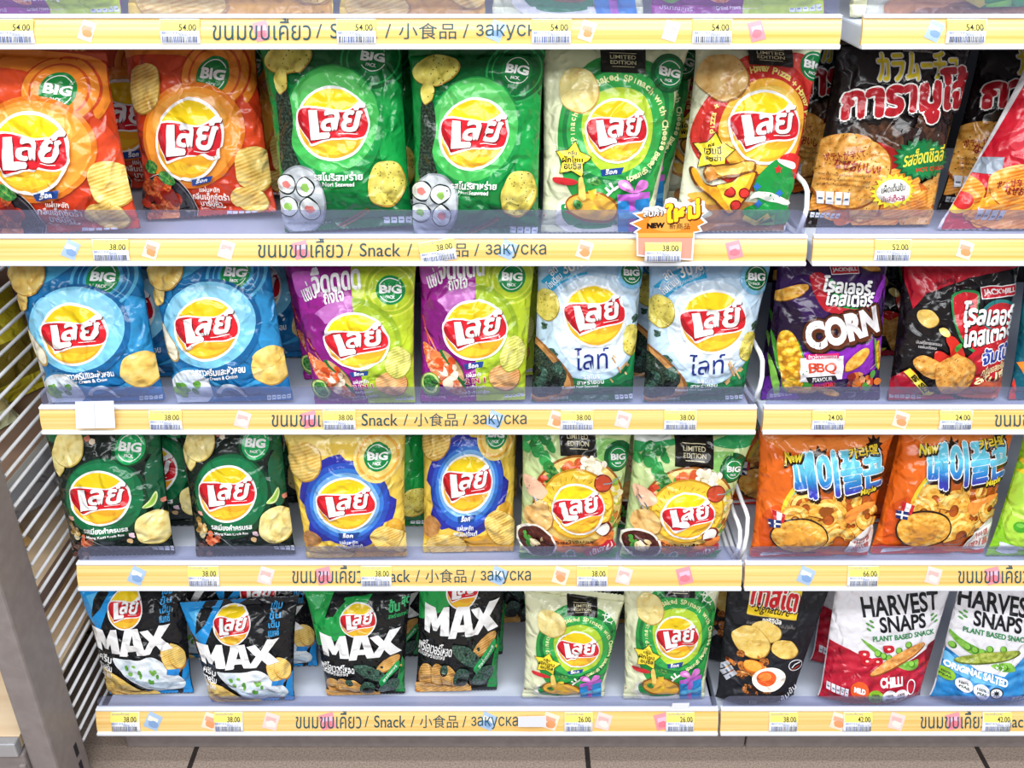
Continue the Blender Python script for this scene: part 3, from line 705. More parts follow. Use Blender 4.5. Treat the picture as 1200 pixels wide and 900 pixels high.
@design('twoinone', 'B2', Q['B4'], '#9a1f8c', '#8d1d80')
def _(a):
    a.pg('#bcd332', [(892, 60), (1180, 60), (1180, 760), (892, 760)])
    a.sm('#bf5ab8', [(640, 110), (760, 110), (720, 180), (650, 210)]); a.sm('#c774c2', [(700, 300), (790, 230), (890, 200), (890, 260), (780, 320)])
    a.sm('#84197a', [(640, 330), (720, 280), (780, 380), (740, 520), (650, 520)])
    for col, r in (('#d3e04a', 116), ('#a5c02a', 106), ('#d3e04a', 92), ('#b4cb30', 84)): a.el(col, 1056, 178, r)
    a.badge(1054, 180, 60, 4)
    t = np.radians(np.linspace(-90, 90, 24)); a.pg('#93b128', np.r_[[(892, 590)], np.stack([892 + 190 * np.cos(t), 400 - 192 * np.sin(t)], 1), [(892, 208)]]); a.pg('#a9c431', np.r_[[(892, 560)], np.stack([892 + 168 * np.cos(t), 400 - 170 * np.sin(t)], 1), [(892, 230)]])
    a.part = 'food_print'
    a.line('#d84a2a', [(650, 350), (668, 420), (690, 500)], 6); a.line('#c8402a', [(640, 320), (690, 440), (720, 520)], 5); a.line('#e8876a', [(660, 400), (700, 470), (740, 540)], 6)
    a.sm('#1d6a30', [(730, 490), (830, 560), (840, 680), (760, 640)]); a.sm('#c8a070', [(745, 500), (780, 510), (830, 570), (835, 620)])
    a.sm('prawn', [(655, 470), (690, 480), (760, 540), (830, 640), (850, 690), (800, 690), (740, 640), (680, 570)])
    a.scatter(['#d9501f', '#f6e7d2', '#e8824a', '#f3d9bd'], 740, 580, 66, 70, 20, 9, 26, 3)
    a.el('#5f8f2a', 692, 645, 44, 54); a.el('#cfe08a', 692, 640, 38, 46); a.el('greens', 692, 640, 30, 38); a.part = 'background_print'
    a.chip('ridgepink', 1020, 612, 68, 62, 0, 4, '#a8622e'); a.chip('ridgelime', 1056, 505, 52, 72, 8, 5, '#9a9a30')
    a.logo(890, 400, 274, -5, .92)
    a.tx('#fbfbfb', 'แซ่บ', 702, 180, 76, 66, -22, .03, .1); a.tx('#fbfbfb', 'จี๊ดดดด', 826, 128, 104, 205, -8, .045, .1, taper=.15); a.tx('#fbfbfb', 'ถึงใจ', 812, 196, 62, 86, -10, .035, .1)
    a.flag(884, 553, 84, -5); a.tx('#fbfbfb', 'แผ่นหยัก', 884, 592, 20, 66, -3, .03)
    a.tx('#f6d7e6', '2 IN 1', 890, 620, 24, 88, -3, .03, ol=2); a.tx('#b02030', '2 IN 1', 890, 620, 24, 88, -3, .03)
    for i, (t_, y) in enumerate((('รสกุ้งเผา', 650), ('รสน้ำจิ้มซีฟู้ด', 676))): a.tx('#fbf3f8', t_, 890, y, 20, (80, 120)[i], -3, .03)
    a.tx('#f3dcec', 'Grilled Prawn & Seafood', 880, 708, 12, 120, -4); a.boxes(1060, 706, 90, 18, 5, -4); a.tx('#e8d0e4', 'ปริมาณสุทธิ', 712, 716, 16, 90, 3, 0)

@design('light', 'B3', Q['B6'], '#bcd5ea', '#b3cfe6')
def _(a):
    a.sm('#a3c4e2', [(600, 110), (900, 110), (1150, 120), (1100, 200), (900, 180), (700, 260), (600, 300)]); a.el('#d3e4f2', 868, 400, 200, 210); a.el('#deebf6', 868, 400, 165, 175)
    a.sm('#1c7a44', [(560, 540), (640, 580), (720, 620), (870, 640), (980, 600), (1130, 480), (1130, 760), (540, 760)]); a.sm('#0f5a31', [(580, 720), (800, 690), (1100, 640), (1100, 760), (560, 760)])
    t = np.radians(np.linspace(136, 96, 14)); a.strip('#2c9ecb', np.stack([880 + 370 * np.cos(t), 480 - 370 * np.sin(t)], 1), np.stack([880 + 300 * np.cos(t), 480 - 300 * np.sin(t)], 1))
    a.tx('#fbfbfb', 'ลด', 678, 172, 30, 42, -34, .02); a.tx('#fbfbfb', 'โซเดียม', 680, 214, 36, 88, -40, .01); a.tx('#fbfbfb', '30%', 776, 142, 52, 108, -20, .02); a.tx('#e8f4fa', 'เมื่อเทียบกับเลย์รสโนริสาหร่าย', 770, 186, 14, 190, -24, 0)
    a.el('#7dbbe0', 1075, 182, 76, 74); a.badge(1075, 182, 54, 4, '#11723c')
    a.chip('chipseed', 642, 325, 56, 68, -6, 5, '#a08c30'); a.chip('chipseed', 1038, 478, 40, 68, 14, 7, '#a08c30')
    a.part = 'food_print'
    a.blob('nori', 626, 425, 16, 15, 0, 3, .3); a.blob('nori', 668, 536, 26, 18, 20, 4, .3); a.blob('nori', 1070, 392, 20, 12, -45, 5, .3)
    a.sm('#8d5a2a', [(560, 480), (600, 480), (700, 560), (760, 640), (740, 710), (600, 735), (555, 640)]); a.sm('#c08a50', [(560, 486), (598, 488), (690, 565), (745, 640), (728, 700), (600, 725), (555, 640)])
    a.sm('seaweed', [(562, 515), (600, 510), (680, 580), (728, 600), (720, 650), (690, 700), (600, 715), (556, 640)]); a.scatter(['nori', 'seaweed', '#0e1511'], 640, 615, 64, 68, 14, 14, 30, 4)
    a.line('#b98a55', [(940, 545), (975, 610), (1030, 680)], 7); a.line('#d9b483', [(945, 535), (1000, 620), (1048, 690)], 7); a.line('#caa06c', [(930, 640), (1010, 575)], 20); a.part = 'background_print'
    a.logo(872, 365, 292, -5, .9)
    a.tx('#1f2d78', 'ไลท์', 846, 548, 92, 160, -4, .004, .1)
    a.tx('#fbfbfb', 'รสโนริ', 842, 622, 20, 72, -3, .03); a.tx('#fbfbfb', 'สาหร่ายอบ', 836, 644, 20, 120, -3, .03); a.tx('#f0f6f2', 'Roasted Nori Seaweed', 790, 664, 12, 160, -3, .02); a.boxes(990, 712, 100, 20, 5, -4); a.tx('#d5e6da', 'ปริมาณสุทธิ', 700, 722, 14, 80, -2, 0)

@design('corn', 'B4', Q['B7'], '#35184f', '#2a1440')
def _(a):
    a.sm('#8a2bb4', [(240, 490), (380, 470), (560, 400), (640, 250), (600, 170), (620, 420), (580, 560), (420, 600), (250, 640)]); a.sm('#9a38c4', [(520, 300), (560, 230), (610, 180), (585, 270), (560, 300)])
    a.sm('#22102f', [(100, 320), (200, 280), (240, 420), (160, 600), (100, 640)]); a.sm('#5a1f8a', [(80, 690), (110, 600), (220, 660), (240, 720), (80, 720)])
    p = a.part = 'brand_logo'
    a.sm('#b51c2a', [(272, 165), (330, 160), (350, 260), (390, 300), (330, 310), (285, 240)]); a.sm('#1f9a4c', [(352, 170), (440, 280), (510, 285), (470, 310), (380, 290)]); a.sm('#c22430', [(330, 285), (450, 300), (530, 290), (470, 325), (360, 320)])
    a.box('#f4f4f4', 424, 143, 124, 34, -2); a.box('#c81f30', 424, 143, 118, 28, -2); a.tx('#fbfbfb', "JACK'nJILL", 424, 143, 18, 108, -2, .03, part=p)
    for o, c in ((5, '#14100e'), (0, '#fbfbfb')): a.tx(c, 'โรลเลอร์', 428 + o, 206 + o, 62, 210, 6, .045, .15, p); a.tx(c, 'โคสเตอร์', 436 + o, 256 + o, 62, 210, 3, .045, .15, p)
    a.tx('#1c100c', 'CORN', 410, 388, 122, 330, -13, .06, .0, p, ol=20); a.tx('#5a2a14', 'CORN', 408, 386, 122, 330, -13, .06, .0, p, ol=13); a.tx('#f4f1f4', 'CORN', 406, 382, 122, 330, -13, .06, .0, p); a.part = 'food_print'
    a.sm('#3c8a2a', [(120, 400), (140, 470), (165, 640), (240, 670), (290, 650), (260, 560), (215, 430), (240, 560), (200, 600), (140, 560)]); a.sm('corn', [(150, 410), (185, 398), (215, 440), (245, 560), (240, 640), (195, 655), (160, 610), (138, 480)]); a.sm('#7db84a', [(110, 500), (150, 620), (160, 690), (125, 640)]); a.sm('#58a03a', [(548, 430), (570, 470), (585, 560), (560, 540)]); a.sm('corn', [(556, 470), (575, 440), (585, 520), (578, 570)])
    for x, y, rx, ry, r, s_ in ((192, 238, 78, 24, -24, 3), (545, 135, 52, 14, 14, 4), (468, 512, 66, 26, -38, 5), (362, 664, 62, 18, 20, 6), (250, 650, 60, 18, -4, 7)): a.blob('#8a5418', x, y + 3, rx * 1.03, ry * 1.05, r, s_, .05); a.blob('snack', x, y, rx, ry, r, s_, .05)
    a.scatter(['#c2402a', '#e8a06a', '#4f9a3a', '#8e2418', '#d8772a'], 520, 605, 74, 52, 20, 10, 22, 7); a.line('#c9b07a', [(440, 665), (560, 540)], 4)
    a.part = 'flavor_print'; a.pg('#f5f1f2', [(225, 510), (405, 492), (412, 596), (230, 612)]); a.pg('#d0286a', [(248, 492), (385, 480), (386, 502), (250, 514)]); a.tx('#fbf0f4', 'ข้าวโพดทอดกรอบ', 318, 497, 16, 118, -4, .02, part='flavor_print'); a.tx('#d84a2a', 'BBQ', 320, 549, 50, 118, -2, .03, part='flavor_print'); a.pg('#1e1416', [(254, 588), (376, 578), (392, 602), (270, 614)]); a.tx('#fbfbfb', 'FLAVOUR', 322, 596, 18, 86, -4, .03, part='flavor_print')
    a.tx('#d83a3a', 'รสบาร์บีคิว', 330, 620, 24, 100, -4, .03); a.boxes(170, 684, 100, 16, 6, -5, '#a998c0')

@design('coaster', 'B4', Q['B8'], '#161214', '#a8182a')
def _(a):
    a.pg('#c01c30', [(690, 90), (1230, 60), (1230, 130), (940, 175), (760, 240), (712, 310), (690, 200)]); a.tx('#5c0d1a', 'แผ่นใหญ่', 840, 192, 26, 90, -14, .03); a.tx('#2a0a10', 'เคี้ยวเยอะ', 890, 210, 26, 80, -14, .03)
    p = a.part = 'brand_logo'
    a.sm('#2a8a4a', [(862, 245), (978, 230), (985, 330), (1180, 430), (1100, 530), (950, 480), (880, 400)]); a.sm('#c8202c', [(870, 252), (970, 240), (978, 340), (1170, 430), (1095, 515), (955, 470), (888, 395)]); a.el('#2a7a7a', 1080, 330, 98, 66); a.el('#c8202c', 1085, 335, 88, 56)
    a.box('#f4f4f4', 1078, 232, 180, 50, -3); a.box('#c81f30', 1078, 232, 172, 42, -3); a.tx('#fbfbfb', "JACK'nJILL", 1080, 232, 28, 160, -3, .03, part=p)
    for o, c in ((6, '#14100e'), (0, '#fbfbfb')): a.tx(c, 'โรลเลอร์', 1032 + o, 322 + o, 92, 248, 4, .05, .12, p); a.tx(c, 'โคสเตอร์', 1024 + o, 404 + o, 92, 240, -3, .05, .12, p)
    a.sm('#b81a28', [(980, 460), (1180, 440), (1130, 660), (980, 640), (900, 560)])
    a.tx('#f4f4fb', 'จัมโบ้', 1064, 492, 66, 144, -6, .045, .15, ol=5); a.tx('#2a3f9a', 'จัมโบ้', 1064, 492, 66, 144, -6, .045, .15)
    a.tx('#f7e9b0', 'กลิ่นซอสมะเขือ', 1056, 552, 34, 118, -10, .03, .1); a.tx('#f7e9b0', 'สไปซี่', 1042, 592, 34, 130, -10, .04, .1)
    a.sm('#a3152a', [(600, 660), (700, 560), (760, 640), (900, 690), (900, 730), (600, 730)]); a.part = 'food_print'
    a.sm('#c82a1e', [(835, 425), (870, 415), (920, 500), (860, 500)]); a.sm('#3a9a3a', [(868, 470), (890, 440), (900, 452), (880, 480)]); a.sm('#c8281e', [(790, 480), (850, 490), (900, 530), (800, 540)]); a.sm('#b9573a', [(920, 660), (1000, 620), (1110, 600), (1110, 690), (940, 690)]); a.line('#5a9a3a', [(960, 660), (1030, 620)], 9); a.line('#6aaa4a', [(990, 680), (1060, 640)], 9); a.part = 'background_print'
    a.chip('chip', 764, 345, 42, 36, 30, 4, '#a8742a'); a.chip('chip', 830, 396, 26, 16, 40, 5, '#a8742a'); a.chip('chiporange', 770, 545, 66, 40, 30, 7, '#8a5a1e'); a.chip('chiporange', 880, 575, 88, 88, 10, 8, '#8a5a1e')
    a.pg('#e8d23a', [(678, 574), (700, 556), (790, 650), (812, 650), (800, 675), (740, 672), (766, 664)]); a.tx('#3a2a10', 'BIG SIZE', 742, 618, 22, 96, 44, .04)
    a.tx('#d8d4d4', 'มันฝรั่งทอดกรอบ', 768, 446, 16, 100, 4, .01); a.tx('#d8d4d4', 'แผ่นเรียบ', 762, 464, 14, 70, 4, .01); a.boxes(700, 688, 140, 18, 6, 2, '#b8a8b0')

@design('teal', 'B4', Q['B9'], '#115a6c', '#0e4a5a')
def _(a):
    a.sm('#1a7a86', [(1180, 300), (1500, 250), (1500, 450), (1200, 420)]); a.sm('#d83a2a', [(1120, 560), (1150, 580), (1180, 720), (1120, 720)]); a.pg('#f08a2a', [(1168, 545), (1188, 535), (1215, 580), (1190, 590)]); a.el('#f0c23a', 1330, 480, 120, 90)

@design('miang', 'C1', Q['C1'], '#131f1b', '#14532f')
def _(a):
    a.sm('#145c36', [(20, 110), (620, 110), (640, 200), (560, 320), (600, 260), (500, 230), (300, 200), (100, 200)]); a.sm('#0e1b16', [(290, 150), (430, 150), (420, 230), (300, 240)])
    a.el('#0d3f25', 380, 440, 200, 188); a.el('#136a40', 375, 430, 184, 172); a.el('#1a7d4b', 370, 370, 150, 96)
    a.sm('#1c5a3c', [(560, 300), (640, 220), (650, 420), (600, 500)]); a.el('#0c4a28', 492, 210, 86, 82); a.badge(492, 216, 68, 4, '#1aa85c')
    a.part = 'food_print'
    for x, y, c in ((290, 176, '#d8826a'), (318, 188, '#ecd9c0'), (636, 462, '#e8937c'), (500, 606, '#e6c7d2'), (488, 634, '#d9b07a'), (222, 528, '#e0a090')): a.blob(c, x, y, 15, 11, 20, int(x), .2)
    a.sm('#dff0a8', [(552, 478), (580, 450), (604, 415), (612, 440), (600, 474), (575, 484)]); a.sm('#9ccc4a', [(556, 478), (584, 456), (604, 424), (606, 440), (594, 468), (574, 478)])
    a.scatter(['nuts', '#c9a35a', '#8d6a2e', '#e3d2a4'], 226, 590, 26, 36, 16, 8, 16, 3); a.scatter(['#e8744a', '#f09a70', '#c8502a'], 290, 632, 34, 26, 18, 8, 15, 4); a.scatter(['#3a2020', '#5a3a30', '#221414', '#7a5a50'], 240, 690, 46, 40, 22, 8, 16, 5)
    a.ring('#9aa8a2', 290, 720, 115, 3, a0=20, a1=120); a.part = 'background_print'
    a.chip('chippale', 152, 268, 34, 72, -10, 8, '#b9a24a'); a.chip('chippale', 200, 218, 80, 72, -6, 5, '#b9a24a')
    a.logo(360, 430, 282, -2, .84)
    a.tx('#fbfbfb', 'รสเมี่ยงคำครบรส', 384, 574, 26, 202, -2, .035); a.tx('#fbfbfb', 'Miang Kam Krob Ros', 388, 598, 14, 158, -2, .025)
    a.chip('chippale', 592, 572, 78, 78, -10, 7, '#b9a24a'); a.boxes(634, 690, 130, 22, 5, 3)

@design('original', 'C2', Q['C3'], '#f3cf55', '#f0cb58')
def _(a):
    a.sm('#f7dc7a', [(60, 130), (600, 130), (600, 180), (300, 190), (120, 210)]); a.sm('#e2a93a', [(170, 640), (300, 700), (620, 720), (620, 560), (560, 520), (480, 640)])
    P = []
    for i in range(48):
        q = 2 * math.pi * i / 48; r = 222 if (i // 4) % 2 == 0 else 196; P.append((368 + r * math.cos(q), 440 + r * .95 * math.sin(q)))
    a.pg('#2a2f9e', P); a.el('#2b50b8', 368, 440, 192, 176); a.el('#3a7ad2', 368, 440, 168, 152); a.el('#7db4ea', 368, 440, 150, 134)
    for col, r in (('#f6dc82', 106), ('#edb144', 94), ('#f5d778', 82)): a.el(col, 507, 246, r)
    a.badge(507, 246, 60, 4)
    a.chip('ridge', 172, 268, 80, 80, 0, 5); a.part = 'food_print'; a.blob('potato', 205, 612, 44, 40, 20, 3, .06); a.part = 'background_print'
    a.logo(368, 440, 258, -3, .86); a.flag(380, 577, 90, -3); a.tx('#fbfbfb', 'แผ่นหยัก', 378, 610, 20, 80, -2, .03); a.tx('#fbfbfb', 'รสมันฝรั่งแท้', 380, 632, 20, 118, -2, .03); a.tx('#7a5a1a', 'Original', 372, 648, 12, 62, -2, .01)
    a.chip('ridge', 552, 612, 84, 58, 30, 6); a.chip('ridge', 292, 680, 104, 46, 4, 7); a.tx('#8a6a20', 'ปริมาณสุทธิ', 560, 704, 12, 90, -3, 0)

@design('hotpot', 'C3', Q['C6'], '#cfe3a0', '#2f9a58')
def _(a):
    a.pg('#e8f0e8', [(560, 150), (760, 150), (760, 190), (640, 200), (580, 195)]); a.sm('#2d9a56', [(560, 200), (660, 200), (780, 185), (780, 205), (660, 225), (560, 260)]); a.sm('#2d9a56', [(940, 200), (1190, 150), (1190, 190), (1080, 230)]); a.sm('#8cc86a', [(940, 240), (1060, 250), (1000, 330), (940, 300)])
    a.limited(772, 150, 950, 302, 4)
    a.el('#0f5a2e', 1046, 312, 72, 62, -30); a.badge(1046, 318, 48, 8, '#128a45')
    a.part = 'food_print'
    a.scatter(['#2f9a4a', '#3fae58', '#1f7a38'], 660, 265, 64, 56, 14, 18, 34, 2)
    a.el('#9a5a1a', 828, 480, 218, 184, -12); a.el('#f1d27a', 828, 480, 208, 175, -12)
    a.scatter(['greens', '#2f8a3c', '#5aa83e'], 730, 372, 64, 36, 14, 16, 30, 3); a.scatter(['#e8743a', '#d85a2a'], 820, 335, 40, 22, 8, 14, 24, 4); a.scatter(['#f4eeda', '#e8dfc0', '#fbf6e6'], 918, 340, 60, 36, 16, 10, 22, 5); a.scatter(['#e0502f', '#c83a22'], 672, 402, 28, 24, 5, 12, 17, 6); a.scatter(['#8fc04a', '#d9c23e', '#e8e0b0'], 1000, 440, 34, 70, 20, 8, 18, 7); a.scatter(['#b9702e', '#6f9a3a', '#e0b050'], 985, 560, 40, 34, 12, 9, 18, 8)
    a.el('#c98f1f', 822, 485, 168, 140, -8); a.el('#f2c63c', 822, 485, 160, 132, -8)
    for i in range(30):
        q = 2 * math.pi * i / 30; c_, s_ = math.cos(q), math.sin(q); a.line('#b9861c', [(822 + 126 * c_, 490 + 102 * s_), (822 + 142 * c_ - 10 * s_, 490 + 116 * s_ + 10 * c_)], 3)
    a.el('#7a2414', 950, 408, 42, 38); a.el('#c4492b', 950, 408, 37, 33); a.line('#8e9aa0', [(950, 410), (985, 412), (1030, 392)], 5)
    a.sm('#f0c0a0', [(590, 380), (640, 390), (690, 440), (640, 470), (600, 440)]); a.line('#5a6a72', [(610, 420), (645, 470), (648, 525)], 6); a.line('#8e9aa0', [(600, 430), (630, 480), (645, 525)], 5)
    a.sm('#e8843a', [(660, 600), (830, 650), (960, 600), (950, 650), (830, 690), (680, 660)])
    a.sm('#3b8f4c', [(540, 700), (700, 690), (960, 680), (960, 730), (540, 730)])
    a.chip('chiptan', 640, 540, 62, 58, 0, 6, '#9a6a2e'); a.part = 'food_print'
    a.el('#f3ece0', 622, 638, 84, 66, 12); a.el('sauce', 622, 638, 75, 57, 12); a.scatter(['#4f9a3c', '#2f7a30'], 585, 632, 20, 24, 9, 7, 13, 3); a.scatter(['#efe0b8', '#d9c08a'], 626, 634, 24, 22, 10, 7, 13, 4)
    a.el('#7a2414', 925, 592, 38, 30, -20); a.el('#f4efe4', 922, 592, 31, 24, -20); a.part = 'background_print'
    a.logo(822, 500, 230, -6, .84)
    a.tx('#3a1a10', 'รสน้ำจิ้มสุกี้', 794, 634, 18, 180, 2, .02); a.tx('#3a1a10', 'Suki Dipping Sauce', 794, 650, 10, 120, 2, .02)
    a.pg('#c8283a', [(826, 672), (960, 634), (968, 668), (838, 704)]); a.tx('#fbf3e8', 'เข้มข้น', 900, 668, 22, 90, -16, .03); a.el('#e8f0e0', 768, 684, 26, 18); a.el('#5a8a5a', 768, 684, 20, 13); a.boxes(760, 714, 70, 14, 4)

@design('maple', 'C4', Q['C7'], '#ee6f1f', '#e9671a')
def _(a):
    a.sm('#f58a3a', [(160, 150), (420, 160), (680, 150), (600, 190), (300, 210), (200, 200)]); a.sm('#d9571a', [(130, 480), (200, 420), (210, 560), (140, 600)])
    for i, c in enumerate(('#f4d23a', '#6fc4b0')): a.ring(c, 400, 470, 190 - 16 * i, 16, a0=110, a1=185)
    p = a.part = 'food_print'
    a.sm('#b5561a', [(235, 400), (320, 350), (480, 340), (590, 400), (590, 560), (440, 600), (250, 560)])
    def ringlet(x, y, r, w, a0, a1, ry=None): a.ring('#8e4a14', x + 2, y + 4, r, w * 1.1, ry, a0, a1); a.ring('snack', x, y, r, w, ry, a0, a1); a.ring('#f6d47a', x - w * .1, y - w * .12, r, w * .3, ry, a0 + 10, a1 - 10)
    ringlet(300, 420, 44, 52, 0, 350); ringlet(475, 385, 40, 50, -60, 250); ringlet(260, 470, 40, 44, 0, 180); ringlet(392, 462, 52, 58, -170, 170); ringlet(498, 492, 34, 48, -150, 150); ringlet(560, 460, 34, 40, 0, 340); ringlet(440, 556, 46, 44, 0, 200)
    a.sm('#f0903a', [(455, 450), (480, 425), (580, 405), (592, 420), (520, 440), (500, 470), (470, 475)])
    a.ring('#2a1408', 280, 530, 106, 10, 68, -10, 190); a.el('#2a1408', 280, 532, 112, 74); a.el('snack', 280, 532, 106, 68); a.el('#e09a3a', 280, 545, 60, 34)
    a.pg('#f4f4f2', [(175, 435), (222, 445), (216, 480), (176, 470)]); a.pg('#c8242c', [(175, 435), (190, 438), (188, 472), (176, 470)]); a.pg('#c8242c', [(210, 442), (222, 445), (216, 480), (204, 478)]); a.pg('#1d2f6a', [(160, 470), (205, 470), (204, 500), (164, 500)]); a.line('#f4f4f2', [(182, 470), (183, 500)], 6); a.line('#f4f4f2', [(160, 485), (205, 485)], 6)
    a.part = 'brand_logo'; p = 'brand_logo'
    a.star('#2a1206', 360, 235, 54, 9, .6, part=p); a.star('#2a1206', 600, 190, 40, 9, .6, part=p)
    for dx, dy, c, b in ((8, 13, '#2a1206', 7), (0, 0, '#f6f8fb', 6), (0, 0, 'bluefade', 1.6)): a.tx(c, '메이플콘', 442 + dx, 285 + dy, 156, 366, -5, .045, .0, p, -.22, ol=b)
    a.tx('#2a1206', '카라멜', 546, 212, 36, 126, -6, .04, part=p, ol=4); a.tx('#f6d43a', '카라멜', 544, 209, 36, 126, -6, .04, part=p)
    a.tx('#2a1206', 'New', 262, 234, 42, 80, -12, .035, .3, p, ol=4); a.tx('#f4dc3a', 'New', 258, 230, 42, 80, -12, .035, .3, p)
    a.tx('#2a1206', 'Maple', 566, 362, 30, 74, -10, .03, .2, p, ol=4); a.tx('#f4dc3a', 'Maple', 563, 359, 30, 74, -10, .03, .2, p); a.part = 'background_print'
    a.sm('#f4efe9', [(470, 600), (510, 540), (585, 500), (590, 620), (530, 625)]); a.tx('#c8453a', '카라멜', 540, 556, 26, 62, -18, .02); a.tx('#c8453a', '메이플', 540, 590, 26, 76, -14, .02)
    a.sm('#c8352a', [(120, 610), (300, 600), (450, 640), (600, 620), (600, 660), (120, 660)]); a.pg('#e6e4e6', [(150, 612), (262, 604), (258, 630), (142, 640)])
    a.tx('#6a2a10', '소 리', 582, 142, 14, 34, 0, .03)

@design('candy', 'C4', Q['C9'], '#8ecb2c', '#7fbd28')
def _(a):
    a.star('#f6d72c', 1270, 300, 120, 12, .6, part='flavor_print'); a.sm('#b4e04a', [(1150, 300), (1300, 420), (1300, 600), (1120, 560)]); a.el('#4fae2a', 1170, 510, 30, 24); a.el('#7fd04a', 1164, 502, 14, 9); a.blob('#d8dde4', 1140, 610, 55, 26, 10, 3, .25)
    a.tx('#fbfbfb', '청포도', 1330, 420, 80, 200, -8, .05)

@design('maxblue', 'D1', Q['D2'], '#18191d', '#202228')
def _(a):
    a.pg('#1f93dc', [(500, 150), (720, 150), (660, 300), (640, 350), (560, 290)]); a.pg('#56b5ea', [(560, 220), (640, 200), (600, 270)]); a.pg('#14161a', [(600, 230), (650, 150), (700, 150), (640, 260), (598, 300)]); a.pg('#1674b8', [(720, 150), (840, 150), (770, 190)])
    a.pg('#1f8fd8', [(1060, 430), (1010, 500), (980, 620), (1060, 620)]); a.pg('#1f8fd8', [(650, 560), (700, 600), (960, 600), (960, 640), (650, 640)])
    a.part = 'food_print'
    a.sm('cream', [(700, 455), (740, 448), (820, 452), (890, 440), (960, 490), (1010, 560), (960, 590), (850, 575), (760, 520)]); a.sm('#c2d3e2', [(760, 510), (850, 540), (960, 545), (980, 570), (850, 565)])
    a.scatter(['#fbfdff'], 720, 420, 120, 12, 14, 2, 5, 2); a.scatter(['#7db84a', '#5a9a36'], 850, 500, 130, 50, 12, 7, 11, 7)
    a.part = 'chip_print'
    for x, y, rx, ry, r in ((735, 555, 110, 26, 32), (700, 560, 70, 24, 46), (680, 585, 60, 20, 40), (780, 600, 110, 16, 6), (965, 450, 34, 58, -28), (990, 445, 30, 52, -22)): a.blob('#b9782a', x, y + 4, rx, ry * 1.1, r, int(x), .06); a.blob('ridge', x, y, rx, ry, r, int(x), .06)
    a.pg('#2a86d0', [(950, 490), (1000, 495), (990, 520), (945, 510)]); a.part = 'background_print'
    a.logo(763, 258, 162, -2, .9); a.maxword(602, 308, 376, 126)
    for i, (t_, y) in enumerate((('ครีม', 456), ('ซาวครีม', 486), ('หัวหอม', 512))): a.tx('#fbfbfb', t_, 660, y, 30, 66 + 8 * (i == 1), 6, .03)
    for i, t_ in enumerate(('เข้ม', 'ข้น', 'เต็ม', 'แมกซ์')): a.tx('#3aa5e6', t_, 952, 185 + 34 * i, 30, 48, -6, .03)

@design('maxgreen', 'D2', Q['D3'], '#17191b', '#1c2224')
def _(a):
    a.pg('#23a04c', [(40, 120), (190, 130), (150, 230), (190, 220), (240, 150), (360, 140), (240, 300), (100, 360), (60, 200)]); a.pg('#17191b', [(185, 140), (245, 160), (160, 235)]); a.pg('#58c07a', [(70, 150), (150, 140), (120, 200)]); a.pg('#1d8a42', [(500, 400), (520, 460), (500, 570), (460, 570)])
    a.part = 'chip_print'
    for x, y, rx, ry, r in ((200, 540, 60, 36, 60), (250, 535, 62, 34, 60), (300, 540, 60, 34, 60), (350, 560, 60, 30, 50), (260, 575, 120, 22, 6), (440, 420, 60, 24, -30)): a.blob('#a8682a', x, y + 4, rx, ry * 1.08, r, int(x), .06); a.blob('ridgetan', x, y, rx, ry, r, int(x), .06)
    a.part = 'food_print'
    for x, y, rx, ry, r in ((360, 452, 78, 26, 22), (345, 520, 36, 30, -10), (440, 520, 50, 28, -30), (265, 498, 18, 14, 20)): a.blob('#0c1511', x, y + 4, rx, ry * 1.1, r, int(x), .06); a.blob('nori', x, y, rx, ry, r, int(x), .06)
    a.el('#0e1613', 348, 535, 24, 16); a.scatter(['#0e1613', '#23392f', '#e3b568'], 400, 430, 100, 40, 14, 4, 9, 3); a.part = 'background_print'
    a.sm('#1f9a50', [(400, 490), (430, 460), (480, 410), (484, 440), (440, 480), (410, 512)]); a.tx('#e8f6ec', 'สาหร่ายเกาหลี', 446, 458, 12, 80, -46, .02)
    a.logo(305, 232, 158, -2, .84); a.maxword(128, 268, 368, 126)
    a.tx('#fbfbfb', 'พริโอเวอร์โหลด', 212, 432, 38, 154, 2, .03); a.tx('#fbfbfb', 'กลิ่นสาหร่ายเกาหลี', 200, 456, 16, 120, 2, .02)
    a.tx('#46c47a', 'ขั้น', 462, 180, 46, 46, -4, .05); a.tx('#46c47a', 'สุด', 512, 168, 40, 36, -4, .05); a.tx('#2fae62', 'สาหร่ายเกาหลี', 482, 216, 20, 84, -4, .03)

